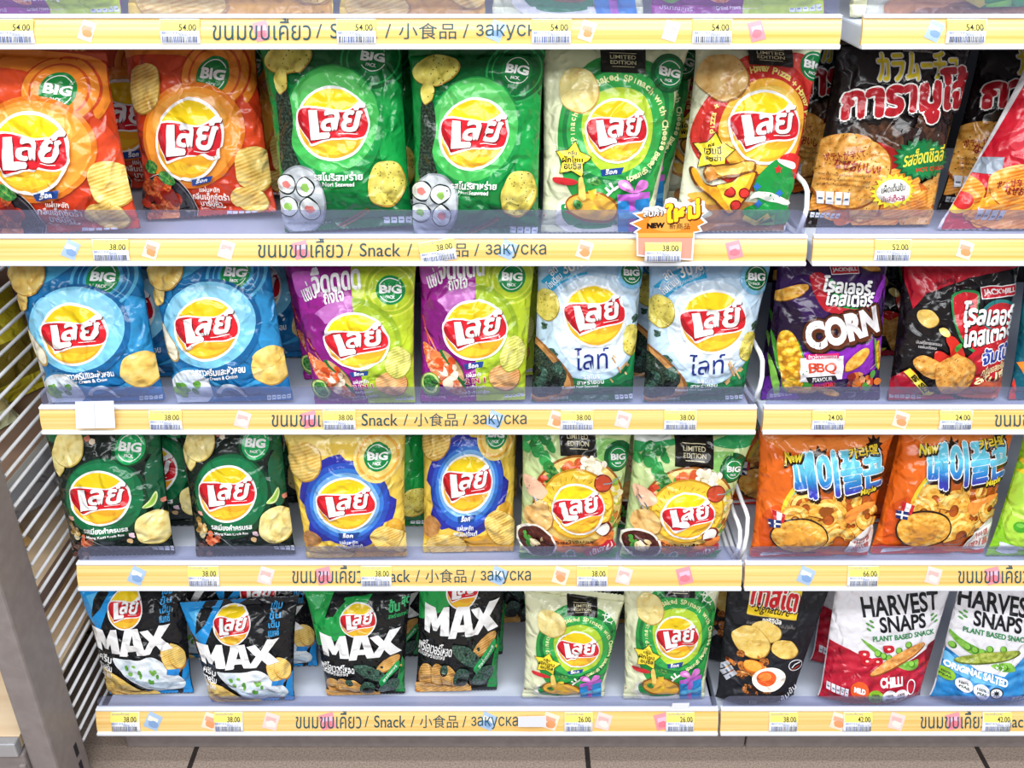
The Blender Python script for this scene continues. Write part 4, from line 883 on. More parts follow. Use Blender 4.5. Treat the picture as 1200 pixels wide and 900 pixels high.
@design('tasto', 'D4', Q['D7'], '#1d1e24', '#1d1e24', style='pouch', matte=True, bulge=.024)
def _(a):
    p = 'brand_logo'
    a.pg('#f0cf2c', [(190, 70), (388, 70), (352, 210), (166, 188)], p)
    for dx, c, b in ((3, '#5c0d10', 6), (0, '#f8f4e8', 5), (0, '#d42028', 0)): a.tx(c, 'ทาสโต', 276 + dx, 124 + dx, 88, 168, 10, .05, .1, p, ol=b)
    a.tx('#2a1c10', 'Signature', 262, 178, 40, 132, 10, .008, .35, p); a.pg('#d8b84a', [(168, 186), (350, 208), (350, 212), (168, 190)], p)
    a.tx('#f0ece2', 'ออริจินัล', 258, 212, 18, 70, 6, .04); a.tx('#8f8a84', 'มันฝรั่งแท้ทอดกรอบ กลิ่นไข่เค็ม', 254, 226, 12, 180, 6, .0)
    a.chip('chip', 236, 250, 56, 36, 12, 4, '#a87a2a'); a.chip('chip', 178, 284, 68, 50, 30, 5, '#a87a2a'); a.chip('chip', 302, 312, 50, 34, 10, 6, '#a87a2a')
    a.scatter(['crumb', '#c8722a', '#5a2a10', 'crumb', '#e0a050'], 165, 370, 80, 44, 46, 5, 15, 4); a.scatter(['crumb', '#3a1a0a'], 215, 450, 80, 26, 26, 4, 9, 8)
    a.part = 'food_print'; a.el('#d8701a', 186, 370, 38, 24, 10); a.el('#f0a23a', 182, 366, 32, 19, 10); a.el('#f4ede0', 238, 410, 62, 37, -6); a.el('#e05a24', 230, 408, 36, 24, -6); a.el('#f0863a', 226, 404, 24, 14, -6); a.part = 'background_print'
    a.ring('#e8e8ee', 350, 376, 28, 3, 20); a.line('#e8e8ee', [(334, 384), (346, 372), (368, 366)], 4); a.line('#c8402a', [(336, 392), (352, 384), (366, 378)], 4); a.tx('#e8e8ee', 'เข้มข้น', 310, 460, 22, 70, -30, .0)
    a.boxes(92, 398, 54, 48, 3, 50, '#b9bcc6'); a.tx('#8f8a84', 'ปริมาณสุทธิ', 228, 482, 12, 120, 6, 0)

def harvest(a, x, flav, red):
    p = 'brand_logo'; r = -5 if red else 9
    def T(dx, dy): q = math.radians(r); return x + dx * math.cos(q) - dy * math.sin(q), 200 + dx * math.sin(q) + dy * math.cos(q)
    a.pg('#1c2740', [(T(-42, -122)), (T(42, -122)), (T(42, -104)), (T(0, -98)), (T(-42, -104))], p)
    a.tx('#15171c', 'HARVEST', *T(0, -42), 74, 292, r, .026, .0, p); a.tx('#15171c', 'SNAPS', *T(0, 26), 58, 178, r, .026, .0, p)
    for sx in (-1, 1):
        for i in range(4): a.blob('#5a9a4a', *T(sx * (118 + (i % 2) * 14), 10 + i * 9), 9, 4, -30 * sx, i + 3, .1)
    a.tx('#2a8a4c', 'PLANT BASED SNACK', *T(0, 74), 20, 242, r, .03, .0, 'lettering')
@design('harvestred', 'D4', Q['D8'], '#eceaf0', '#e4e2ea', style='pouch', matte=True, bulge=.024)
def _(a):
    a.pg('wavered', [(400, 300), (465, 298), (540, 325), (640, 375), (720, 385), (800, 345), (850, 318), (890, 305), (890, 560), (400, 560)]); a.sm('#7e0a20', [(840, 312), (888, 305), (880, 380), (830, 370)])
    harvest(a, 738, 'CHILLI', True); a.part = 'food_print'
    a.sm('pod', [(580, 282), (610, 300), (690, 350), (760, 365), (795, 360), (790, 392), (740, 395), (650, 345), (605, 312)])
    for x, y in ((682, 352), (640, 335), (662, 345), (770, 376), (722, 326), (760, 306)): a.el('#3f7a1e', x, y, 13); a.el('#86c24a', x - 2, y - 2, 10)
    for x, y in ((590, 338), (598, 362), (636, 362), (682, 318)): a.sm('#c2182c', [(x - 20, y - 10), (x + 14, y - 12), (x + 18, y + 8), (x - 14, y + 14)]); a.el('#f4dcc8', x, y, 6, 4)
    a.blob('#8a4a16', 718, 358, 122, 20, -27, 4, .06); a.blob('snap', 718, 354, 120, 18, -27, 4, .06); a.part = 'lettering'
    a.tx('#fbfbfb', 'CHILLI', 690, 434, 30, 88, -2, .05); a.el('#e85a24', 570, 462, 34, 28); a.tx('#fbfbfb', 'MILD', 570, 462, 16, 42, 8, .05)
    for x, c in ((630, '#8cc02c'), (682, '#f0f0f4'), (727, '#f6ecf0')): a.el(c, x, 478, 28, 21); a.tx('#4a3a3a', '100%', x, 472, 8, 30, 0, .03); a.tx('#4a3a3a', 'PEAS', x, 484, 8, 30, 0, .03)
    a.ring('#f4f4f6', 768, 455, 17, 4, 24); a.boxes(492, 470, 76, 26, 5, 6)
@design('harvestblue', 'D4', Q['D9'], '#eceaf0', '#e4e2ea', style='pouch', matte=True, bulge=.024)
def _(a):
    a.pg('waveblue', [(840, 340), (900, 330), (1000, 400), (1100, 420), (1180, 350), (1300, 300), (1300, 560), (820, 560)]); a.sm('#6ab8e6', [(900, 345), (960, 390), (1100, 440), (1000, 440), (900, 400)])
    harvest(a, 1090, 'ORIGINAL', False); a.part = 'food_print'
    a.sm('pod', [(910, 258), (950, 290), (1010, 320), (1050, 335), (1010, 350), (960, 330), (925, 295)]); a.sm('pod', [(1050, 380), (1120, 370), (1140, 400), (1090, 402)])
    for x, y in ((970, 318), (995, 328), (1020, 335), (1048, 322), (1098, 322), (922, 318), (1100, 388)): a.el('#3f7a1e', x, y, 13); a.el('#86c24a', x - 2, y - 2, 10)
    a.scatter(['#fbfbff'], 1010, 390, 90, 24, 30, 2, 4, 3); a.blob('#55631a', 1045, 354, 122, 20, -9, 4, .06); a.blob('snapgreen', 1045, 350, 120, 18, -9, 4, .06); a.part = 'lettering'
    a.tx('#fbfbfb', 'ORIGINAL SALTED', 1000, 412, 24, 226, 14, .05)
    for x, y, c in ((893, 422, '#8cc02c'), (950, 448, '#f0f0f4'), (1010, 462, '#e4e8f4')): a.el(c, x, y, 30, 21, 12); a.tx('#3a4a3a', '100%', x, y - 5, 8, 34, 12, .03); a.tx('#3a4a3a', 'PEAS', x, y + 7, 8, 34, 12, .03)
    a.el('#1c2026', 1068, 468, 27, 17); a.el('#f0f2f6', 1068, 468, 22, 13); a.star('#1c2026', 1068, 468, 18, 8, .4, ry=11); a.el('#f6d23a', 1196, 316, 16); a.boxes(1160, 490, 60, 16, 4)

# ================================================================ the place: floor, shelf unit
def floor():
    m, p, n, l = new_mat('floor_tile', None, 0.42)
    tc = n.new('ShaderNodeTexCoord'); mp = n.new('ShaderNodeMapping'); mp.inputs['Location'].default_value = (0.485, 0.30, 0)
    br = n.new('ShaderNodeTexBrick'); br.offset = 0.0
    for k, v in (('Scale', 1.0), ('Brick Width', 0.6), ('Row Height', 0.6), ('Mortar Size', 0.004), ('Mortar Smooth', 0.1)): br.inputs[k].default_value = v
    br.inputs['Mortar'].default_value = lin('#2b2624')
    t = n.new('ShaderNodeTexNoise'); t.inputs['Scale'].default_value = 380; t.inputs['Detail'].default_value = 3
    r = n.new('ShaderNodeValToRGB'); r.color_ramp.elements[0].position = .36; r.color_ramp.elements[0].color = lin('#837468'); r.color_ramp.elements[1].position = .6; r.color_ramp.elements[1].color = lin('#a5958a')
    l.new(tc.outputs['Object'], mp.inputs[0]); l.new(mp.outputs[0], br.inputs['Vector']); l.new(tc.outputs['Object'], t.inputs['Vector']); l.new(t.outputs['Fac'], r.inputs[0])
    l.new(r.outputs[0], br.inputs['Color1']); l.new(r.outputs[0], br.inputs['Color2']); l.new(br.outputs['Color'], p.inputs['Base Color'])
    o = MB().box((-2.5, -2.5, -0.05), (2.5, 1.2, 0)).build('floor', m); o['kind'] = 'structure'
floor()
DEPTH = 0.44
RAILPX = {1: (20, 53), 2: (278, 307), 3: (478, 504.5), 4: (660.5, 688), 5: (831.5, 858)}
RAILDY = {1: .006, 2: .006, 3: .006, 4: .010, 5: .012}
RAIL = {}
for r, (t, b) in RAILPX.items():
    RAIL[r] = (on_y(600, b, 0).z, on_y(600, t, RAILDY[r]).z, RAILDY[r])
ZS = {r: RAIL[r][1] - (0.009, 0.011, 0.011, .015, .020)[r - 1] for r in RAIL}
def px_x(px, row): return on_y(px, sum(RAILPX[row]) / 2, 0.003).x
def rail_pos(row, off=0.0):
    z0, z1, dy = RAIL[row]; L = math.hypot(dy, z1 - z0); nn = np.array([0, -(z1 - z0) / L, dy / L])
    def f(uv, o=0.0):
        uv = np.asarray(uv, float); s = uv[:, 1]; b = .0022 * (1 - (2 * s - 1) ** 2)
        P = np.stack([uv[:, 0], dy * s, z0 + (z1 - z0) * s], 1)
        q = np.asarray(o, float) + off + b
        return P + nn * (q[:, None] if q.ndim else q)
    return f
def rail_art(row):
    z0, z1, dy = RAIL[row]; n = Vector((0, -(z1 - z0), dy)).normalized()
    def to_uv(P):
        out = []
        for x, y in P:
            p = on_plane(x, y, (0, 0, z0), n); out.append((p.x, (p.z - z0) / (z1 - z0)))
        return np.array(out)
    a = Art(to_uv, aspect=(z1 - z0), step=.006, lo=(-9, .01), hi=(9, .99)); a.px_step = 4.5; return a
def area_sign(V, F):
    t = np.array([f[:3] for f in F]); a, b, c = V[t[:, 0]], V[t[:, 1]], V[t[:, 2]]
    return (b[:, 0] - a[:, 0]) * (c[:, 1] - a[:, 1]) - (b[:, 1] - a[:, 1]) * (c[:, 0] - a[:, 0])
def lay(art, pos, nrm, parent, base=.0003, lev=.0002, matf=None, aspect_uv=1.0, jitter=None):
    """one mesh per named part of the artwork, laid on the surface"""
    parts = {}
    for it in art.items:
        P = pos(it[1], np.zeros(len(it[1]))) if not nrm else pos(it[1])
        parts.setdefault(it[6], []).append((it, P.min(0), P.max(0)))
    lots = []
    for name, its in parts.items():          # pictures that stand apart on the face are parts of their own
        lot = []
        for it, lo, hi in its:
            near = [g for g in lot if any(np.linalg.norm(np.maximum(0, np.maximum(lo - h2, l2 - hi))) <= max(.017, .42 * (min if name == 'lettering' else max)((hi - lo).max(), (h2 - l2).max())) for _, l2, h2 in g)]
            m = [(it, lo, hi)]
            for g in near: m = g + m
            lot = [g for g in lot if not any(g is k for k in near)]
            lot.append(m)
        for g in lot: lots.append((name, sorted((x[0] for x in g), key=lambda i: i[3])))
    for name, its in lots:
        Vs, Fs, mi, off, mats, idx = [], [], [], [], [], {}
        b = 0
        for mat, V, F, lv, lo, hi, _, ex in its:
            m = matf(mat) if matf else film(mat, art.matte)
            if m.name not in idx: idx[m.name] = len(mats); mats.append(m)
            sg = area_sign(V, F)
            for f, s_ in zip(F, sg): Fs.append([i + b for i in (f if s_ > 0 else f[::-1])])
            mi += [idx[m.name]] * len(F); Vs.append(V); off.append(base + lev * (lv + (np.zeros(len(V)) if ex is None else ex))); b += len(V)
        V = np.concatenate(Vs); o = np.concatenate(off)
        N = nrm(V) if nrm else None
        P = pos(V, o) if N is None else pos(V) + N * o[:, None]
        mesh_obj(name.split('#')[0], P, Fs, mats, parent, mi, smooth=True, uv=V * (1, art.aspect), nrm=N)
def slab(pos, u0, u1, v0, v1, nu, nv, o0, o1):
    U, W = np.meshgrid(np.linspace(u0, u1, nu + 1), np.linspace(v0, v1, nv + 1)); uv = np.stack([U.ravel(), W.ravel()], 1)
    V = np.r_[pos(uv, o1), pos(uv, o0)]; n = len(uv); F = []
    ix = lambda i, j: j * (nu + 1) + i
    for j in range(nv):
        for i in range(nu):
            q = [ix(i, j), ix(i + 1, j), ix(i + 1, j + 1), ix(i, j + 1)]; F.append(q); F.append([k + n for k in q[::-1]])
    ring = [ix(i, 0) for i in range(nu + 1)] + [ix(nu, j) for j in range(1, nv + 1)] + [ix(i, nv) for i in range(nu - 1, -1, -1)] + [ix(0, j) for j in range(nv - 1, 0, -1)]
    for k in range(len(ring)):
        a, b = ring[k], ring[(k + 1) % len(ring)]; F.append([b, a, a + n, b + n])
    return V, F
def rail_mat():
    m, p, n, l = new_mat('yellow_rail_strip', None, 0.22, .5)
    tc = n.new('ShaderNodeTexCoord'); mp = n.new('ShaderNodeMapping'); mp.inputs['Scale'].default_value = (1.5, 1, 260)
    t = n.new('ShaderNodeTexNoise'); t.inputs['Scale'].default_value = 1.0; t.inputs['Detail'].default_value = 3
    r = n.new('ShaderNodeValToRGB'); e = r.color_ramp.elements; e[0].position = .3; e[0].color = lin('#e6b258'); e[1].position = .7; e[1].color = lin('#f3d492')
    l.new(tc.outputs['Object'], mp.inputs[0]); l.new(mp.outputs[0], t.inputs['Vector']); l.new(t.outputs['Fac'], r.inputs[0]); l.new(r.outputs[0], p.inputs['Base Color'])
    return m
M_RAIL = rail_mat()
PIC = {'o': ('#f4dcc6', '#e9a58a', '#e89a66'), 'r': ('#e8929c', '#e2b6cc', '#e07a88'), 'b': ('#a3bcd8', '#e9e4d4', '#7f9fcb'), 'p': ('#f2cfc8', '#eeb0ac', '#f8e2da')}
PICS = {(1, 'L'): [(103, 'o'), (307, 'r'), (582, 'b'), (688, 'o'), (786, 'p'), (886, 'r')], (1, 'R'): [(1094, 'b')],
        (2, 'L'): [(84, 'b'), (178, 'o'), (266, 'p'), (353, 'r'), (595, 'b'), (685, 'o'), (860, 'r')], (2, 'R'): [(1130, 'o')],
        (3, 'L'): [(285, 'p'), (363, 'r'), (580, 'b'), (652, 'o'), (730, 'p')], (3, 'R'): [(1055, 'o')],
        (4, 'L'): [(161, 'b'), (312, 'p'), (380, 'r'), (584, 'b'), (657, 'o'), (731, 'p'), (802, 'r')], (4, 'R'): [(944, 'b'), (1093, 'p'), (1163, 'r')],
        (5, 'L'): [(180, 'b'), (247, 'o'), (318, 'p'), (384, 'r'), (572, 'b'), (645, 'o'), (707, 'p'), (776, 'r')], (5, 'R'): [(982, 'o'), (1050, 'p'), (1117, 'r')]}
WORDS = {(1, 'L'): (250, 640), (2, 'L'): (303, 640), (3, 'L'): (319, 617), (4, 'L'): (343, 622), (5, 'L'): (347, 607), (3, 'R'): (1165, 1463), (4, 'R'): (1122, 1401), (5, 'R'): (1078, 1338)}
LIPPX = {1: -14, 2: 246, 3: 453.5, 4: 640.5, 5: 816}
ENDS = {1: (-0.60, 985, 1010), 2: (-0.60, 945, 952), 3: (48, 886, 894), 4: (90, 869.5, 873), 5: (112, 842, 845)}
SHELFLAB = {1: ('topmost shelf seen only by its rail and bag bottoms above the orange packets', 'short right-hand top shelf rail above the black katakana packets'),
            2: ('shelf carrying the orange, green and limited edition packets', 'shelf carrying the black chilli packets beside the pizza packet'),
            3: ('shelf carrying the blue, purple and pale blue packets', 'shelf carrying the purple corn packet and black red tomato packet'),
            4: ('shelf carrying the dark green, yellow and hotpot packets', 'shelf carrying the two orange maple snack packets'),
            5: ('lowest shelf carrying the black wavy chip packets', 'lowest shelf carrying the stand-up snack pouches')}
def fillet_strip(x0, x1, z0, z1, y, t, r=.012):
    """clear lip: upright strip with rounded top corners"""
    P = [(x0, z0), (x1, z0)]
    for a in range(0, 91, 18): q = math.radians(a); P.append((x1 - r + r * math.cos(q), z1 - r + r * math.sin(q)))
    for a in range(90, 181, 18): q = math.radians(a); P.append((x0 + r + r * math.cos(q), z1 - r + r * math.sin(q)))
    n = len(P); V = [(x, y, z) for x, z in P] + [(x, y + t, z) for x, z in P]
    F = [tuple(range(n)), tuple(range(n, 2 * n))[::-1]] + [(i, i + n, (i + 1) % n + n, (i + 1) % n) for i in range(n)]
    return MB().add(V, F)
for row in range(1, 6):
    z0, z1, dy = RAIL[row]; zs = ZS[row]
    l0, lr, r0 = ENDS[row]
    xl = l0 if row < 3 else px_x(l0, row)
    for side, (xa, xb) in (('L', (xl, px_x(lr, row))), ('R', (px_x(r0, row), 0.98))):
        root = thing('shelf', SHELFLAB[row][side == 'R'], 'shelf', ((xa + xb) / 2, .2, zs))
        b = MB().box((xa + .002, dy + .002, zs - .022), (xb - .002, DEPTH - .004, zs), .002).build('shelf_board', M_SHELF, root)
        V, F = slab(rail_pos(row), xa, xb, 0, 1, 2, 10, -.004, 0); rail = auto_smooth(mesh_obj('price_rail', V, F, M_RAIL, root), 50)
        MB().box((xa, -.0045, z0 - .0035), (xb, .006, z0 + .0012), .001).build('rail_edge', plain('white_plastic', '#e9edf4', .35), rail)
        MB().box((xa, dy - .003, z1 - .001), (xb, dy + .006, z1 + .0025), .001).build('rail_edge', plain('white_plastic', '#e9edf4', .35), rail)
        zl = on_y(600, LIPPX[row], dy + .004).z
        fillet_strip(xa + .003, xb - .003, z1 + .002, zl, dy + .003, .0016).build('front_lip', M_LIP, root)
        if side == 'L' and row in (2, 3, 4):
            x = xb + (0, 0, -.002, .004, .003)[row]
            for k, xx in enumerate((x, x - .008) if row == 4 else (x,)):
                h = (.062, .068, .08)[row - 2] - .02 * k
                d = MB(); pts = [(xx, .40, zs + h)] + [(xx + .001 * i, .052 - .02 * math.sin(i * .4), zs + h - .012 * (1 - math.cos(i * .4))) for i in range(4)] + [(xx + .004, .030, zs + h * .6), (xx + .002, .026, zs + .03), (xx, .034, zs + .006), (xx - .004, .06, zs + .004), (xx - .004, .40, zs + .004)]
                auto_smooth(d.tube(pts, .0028).build('wire_divider', M_WIRE, root), 70)
        a = rail_art(row); mid = sum(RAILPX[row]) / 2
        a.part = 'printed_pattern'
        for i, (x, k) in enumerate(PICS[(row, side)]):
            c = PIC[k]; hh = RAILPX[row][1] - RAILPX[row][0]; rot = (18, -14, 24, -16)['orbp'.index(k)] * (-1 if k in 'p' else 1)
            a.box(c[0], x, mid, 17, hh * .7, rot, 'printed_picture'); a.box(c[1], x, mid - 2.5, 12, hh * .2, rot, 'printed_picture'); a.blob(c[2], x, mid + 3, 5.5, 4.2, rot, i, .2, 'printed_picture')
        if (row, side) in WORDS:
            w0, w1 = WORDS[(row, side)]; W = w1 - w0
            for t, p0, p1, h, dyy, bd in (('ขนมขบเคี้ยว', 0, .295, .80, -2.4, .006), ('/', .31, .328, .5, 0, .0), ('Snack', .353, .495, .54, 0, .004), ('/', .517, .535, .5, 0, .0), ('小食品', .558, .73, .58, 0, .004), ('/', .75, .768, .5, 0, .0), ('закуска', .79, 1.0, .56, 1.5, .002)):
                a.tx('ink', t, w0 + W * (p0 + p1) / 2, mid + dyy, (RAILPX[row][1] - RAILPX[row][0]) * h, W * (p1 - p0), 0, bd, part='rail_lettering')
        lay(a, rail_pos(row), None, rail, .0004, .0001, lambda k: M_TEAL if k == 'ink' else plain('printed_paper_' + k.strip('#'), k, .4))

M_BACK = plain('dark_back_panel', '#1f1e25', .6)
tag(MB().box((-.61, DEPTH, .02), (.98, DEPTH + .02, 1.75)).build('back_panel', M_BACK), 'dark metal back panel behind all the snack shelves', 'panel')
for x, lab in ((.3125, 'slotted dark upright in the gap between the two shelf bays'), (-.602, 'dark back upright beside the wire side panel')):
    u = thing('shelf_upright', lab, 'upright', (x, DEPTH - .02, 0))
    MB().box((x - .012, DEPTH - .03, 0), (x + .012, DEPTH - .001, 1.75), .002).build('post', M_DARK, u)
def kick(x0, x1, lab):
    o = MB().box((x0, .045, 0), (x1, .075, ZS[5] - .024), .0025).build('kick_panel', M_GREY); tag(o, lab, 'panel', None)
wb = MB().box((-2.5, .62, 0), (2.5, .70, 2.7)).build('wall_back', plain('shop_wall_paint', '#c9c6c2', .7)); wb['kind'] = 'structure'
kx = on_y(874, 868, .045).x
kick(on_y(150, 878, .045).x, kx - .001, 'grey steel kick panel under the lowest shelf of the chip bay')
kick(kx + .001, .98, 'grey steel kick panel under the stand-up pouches')
MB_ = MB().box((on_y(150, 878, .045).x, .0765, .0), (.98, DEPTH - .002, .02)); tag(MB_.build('base_plate', M_DARK), 'dark base plate on the floor behind the kick panels', 'plate')

# ---------------------------------------------------------------- wire side panel, end post, next bay on the far side
XW = -0.632
wp = thing('wire_side_panel', 'white wire side panel closing the end of the chip shelves', 'panel', (XW, .2, 0))
w = MB(); z = .06
while z < 1.32: w.tube([(XW, .004, z), (XW, DEPTH + .01, z)], .0024, 8, False); z += .0232
auto_smooth(w.build('wire_lattice', M_WIRE, wp), 80)
f = MB()
for y in (.16, .34): f.tube([(XW - .004, y, .03), (XW - .004, y, 1.34)], .0025, 8)
auto_smooth(f.build('wire_frame', M_WIRE, wp), 80)
ep = thing('end_post', 'grey steel end post standing at the corner of the wire panel', 'post', (-.645, -.035, 0))
MB().box((-.662, -.078, 0), (-.626, -.002, 1.9), .004).build('post', M_GREY, ep)
s = MB()
for zz in (.03, .065): s.box((-.6262, -.030, zz), (-.6252, -.022, zz + .022))
s.build('slot', M_DARK, ep)
M_WOOD = noisy('beige_shelf_laminate', '#d9bf9b', '#e6d0b0', 3, .5, (1.2, 12, 12))
M_BROWN = noisy('brown_back_laminate', '#7b6152', '#8d7160', 3, .6, (1, 1, 10))
M_SILVER = plain('silver_shelf_edge', '#c9ccd2', .3, .5, .6)
nb = thing('side_shelf_bay', 'brown and beige shelf bay on the far side of the wire panel', 'shelf', (-1.1, .1, 0))
MB().box((-1.6, .40, 0), (-.665, .43, 1.6)).build('back_panel', M_BROWN, nb)
for k, zz in enumerate((.155, .30, .475, .80, 1.05)):
    y0 = -.085 if k == 0 else .02
    o = MB().box((-1.6, y0 + .012, zz - .02), (-.668, .398, zz)).build('shelf_board', M_WOOD if k < 2 else M_BROWN, nb)
    MB().box((-1.6, y0 - .004, zz - .022), (-.667, y0 + .011, zz + .002), .002).build('shelf_edge', M_SILVER, nb)
    if k: MB().box((-.667, y0 + .012, zz - .03), (-.655, .398, zz + .004), .002).build('side_bracket', M_SILVER if k == 2 else M_BROWN, nb)
bp = MB().box((-1.6, -.082, .012), (-.664, -.060, .130), .003).build('base_panel', M_GREY, nb)
c = MB().box((-.690, -.0835, .03), (-.688, -.0815, .09)); c.box((-.680, -.084, .05), (-.674, -.0822, .056), .001)
c.build('slot', M_DARK, nb)
MB().box((-.672, -.088, .02), (-.663, -.0815, .115), .002).build('corner_bracket', M_GREY, nb)

# ================================================================ packets
def bag_surface(C2, O, ex, et, n, bulge, seed, style):
    H = homography([(0, 0), (1, 0), (1, 1), (0, 1)], C2)
    rnd = random.Random(seed); s0 = .05 if style == 'pillow' else .0
    cre = [(rnd.uniform(.1, .9), rnd.uniform(.1, .9), rnd.uniform(0, math.pi), rnd.uniform(.12, .3), rnd.uniform(-.0022, .0022), rnd.uniform(.02, .045)) for _ in range(15)]
    for cx, sy in ((0, 1), (1, 1), (0, 0), (1, 0)):
        for _ in range(2): cre.append((abs(cx - .16), abs(sy - .15), (math.pi / 4 if cx == sy else -math.pi / 4) + rnd.uniform(-.35, .35), .2, rnd.choice((-1, 1)) * rnd.uniform(.0015, .003), .035))
    fol = [(rnd.uniform(2.5, 7.5), rnd.uniform(0, 6.28), rnd.uniform(.0006, .0017)) for _ in range(4)]
    low = [(rnd.uniform(2, 6), rnd.uniform(2, 7), rnd.uniform(0, 6.28), rnd.uniform(.0006, .0014)) for _ in range(4)]
    ex, et, n, O = (np.array(q) for q in (ex, et, n, O)); nh = n * (1, 1, 0); nh = nh / np.linalg.norm(nh)
    def prof(uv):
        u, v = np.clip(uv[:, 0], 0, 1), np.clip(uv[:, 1], 0, 1); x = np.abs(2 * u - 1)
        pu = np.clip(1 - x ** 2.3, 0, 1) ** .62
        if style == 'pillow':
            vv = np.clip((v - s0) / (1 - 2 * s0), 0, 1); pv = np.clip(1 - np.abs(2 * vv - 1) ** 3, 0, 1) ** .6
        else:
            pv = np.clip(v / .10, 0, 1) ** .5 * np.clip(1 - v, 0, 1) ** .55 * 1.15
        return pu, pv, x
    def f(uv, side=1):
        uv = np.asarray(uv, float); u, v = uv[:, 0], uv[:, 1]; pu, pv, x = prof(uv); k = pu * pv; h = bulge * k
        kk = np.minimum(1, k * 2.2) * (1 if style == 'pillow' else .6)
        for cx, cy, q, ln, am, wd in cre:
            dx, dy = u - cx, (v - cy) * 1.4; d = -dx * math.sin(q) + dy * math.cos(q); al = dx * math.cos(q) + dy * math.sin(q)
            h = h + kk * am * (np.exp(-(d / wd) ** 2) - .4 * np.exp(-(d / (2.2 * wd)) ** 2)) * np.exp(-(al / ln) ** 4)
        dt = np.exp(-(1 - v) / .10) + np.exp(-v / .10)
        for fr, ph, am in fol: h = h + np.minimum(1, kk) * am * np.sin(2 * math.pi * fr * u + ph) * dt * (1 if style == 'pillow' else .3)
        for fu, fv, ph, am in low: h = h + kk * am * np.sin(fu * u * 3 + ph) * np.sin(fv * v * 3 + ph * 2)
        uu = .5 + (u - .5) * (1 - .045 * pv)
        P2 = apply_h(H, np.stack([uu, v], 1))
        if style == 'pouch': P2 = P2.copy(); P2[:, 1] -= .012 * (1 - (2 * u - 1) ** 2) * np.clip(1 - v / .25, 0, 1)
        flat = (0.0 if side > 0 else -.0006)
        P = O + P2[:, :1] * ex + P2[:, 1:] * et
        P = P - nh * (bulge * .35 - flat)
        return P + (n * h[:, None] if side > 0 else nh * (-.72 * h)[:, None])
    def nrm(uv):
        e = .004; uv = np.asarray(uv, float); du = np.array([e, 0]); dv = np.array([0, e])
        N = np.cross(f(np.clip(uv + du, 0, 1)) - f(np.clip(uv - du, 0, 1)), f(np.clip(uv + dv, 0, 1)) - f(np.clip(uv - dv, 0, 1)))
        return N / (np.linalg.norm(N, axis=1)[:, None] + 1e-12)
    return f, nrm
def place(q, row, lean, yb=None, yaw=0.0, ymin=0.0):
    """the packet's leaning plane and its four corners on it"""
    zs = ZS[row] + .0008; lam = math.radians(lean); ps = math.radians(yaw)
    lo = max(q[0], q[1], key=lambda p: p[1])
    if yb is None: yb = on_z(lo[0], lo[1], zs).y
    yb = min(max(yb, (.03, .018, .018, .022, .0245)[row - 1], ymin), .12)
    x0 = on_y((q[0][0] + q[1][0]) / 2, lo[1], yb).x
    ex = Vector((math.cos(ps), math.sin(ps), 0)); back = Vector((-math.sin(ps), math.cos(ps), 0))
    et = (back * math.sin(lam) + Vector((0, 0, math.cos(lam)))).normalized(); n = ex.cross(et)
    O = Vector((x0, yb, zs))
    C2 = []
    for px, py in q:
        d = on_plane(px, py, O, n) - O; C2.append((d.dot(ex), d.dot(et)))
    zmin = min(c[1] for c in C2); top = max(c[1] for c in C2)
    C2 = [(a, (b - zmin) * top / (top - zmin)) for a, b in C2]
    return C2, O, ex, et, n
BAGN = [0]
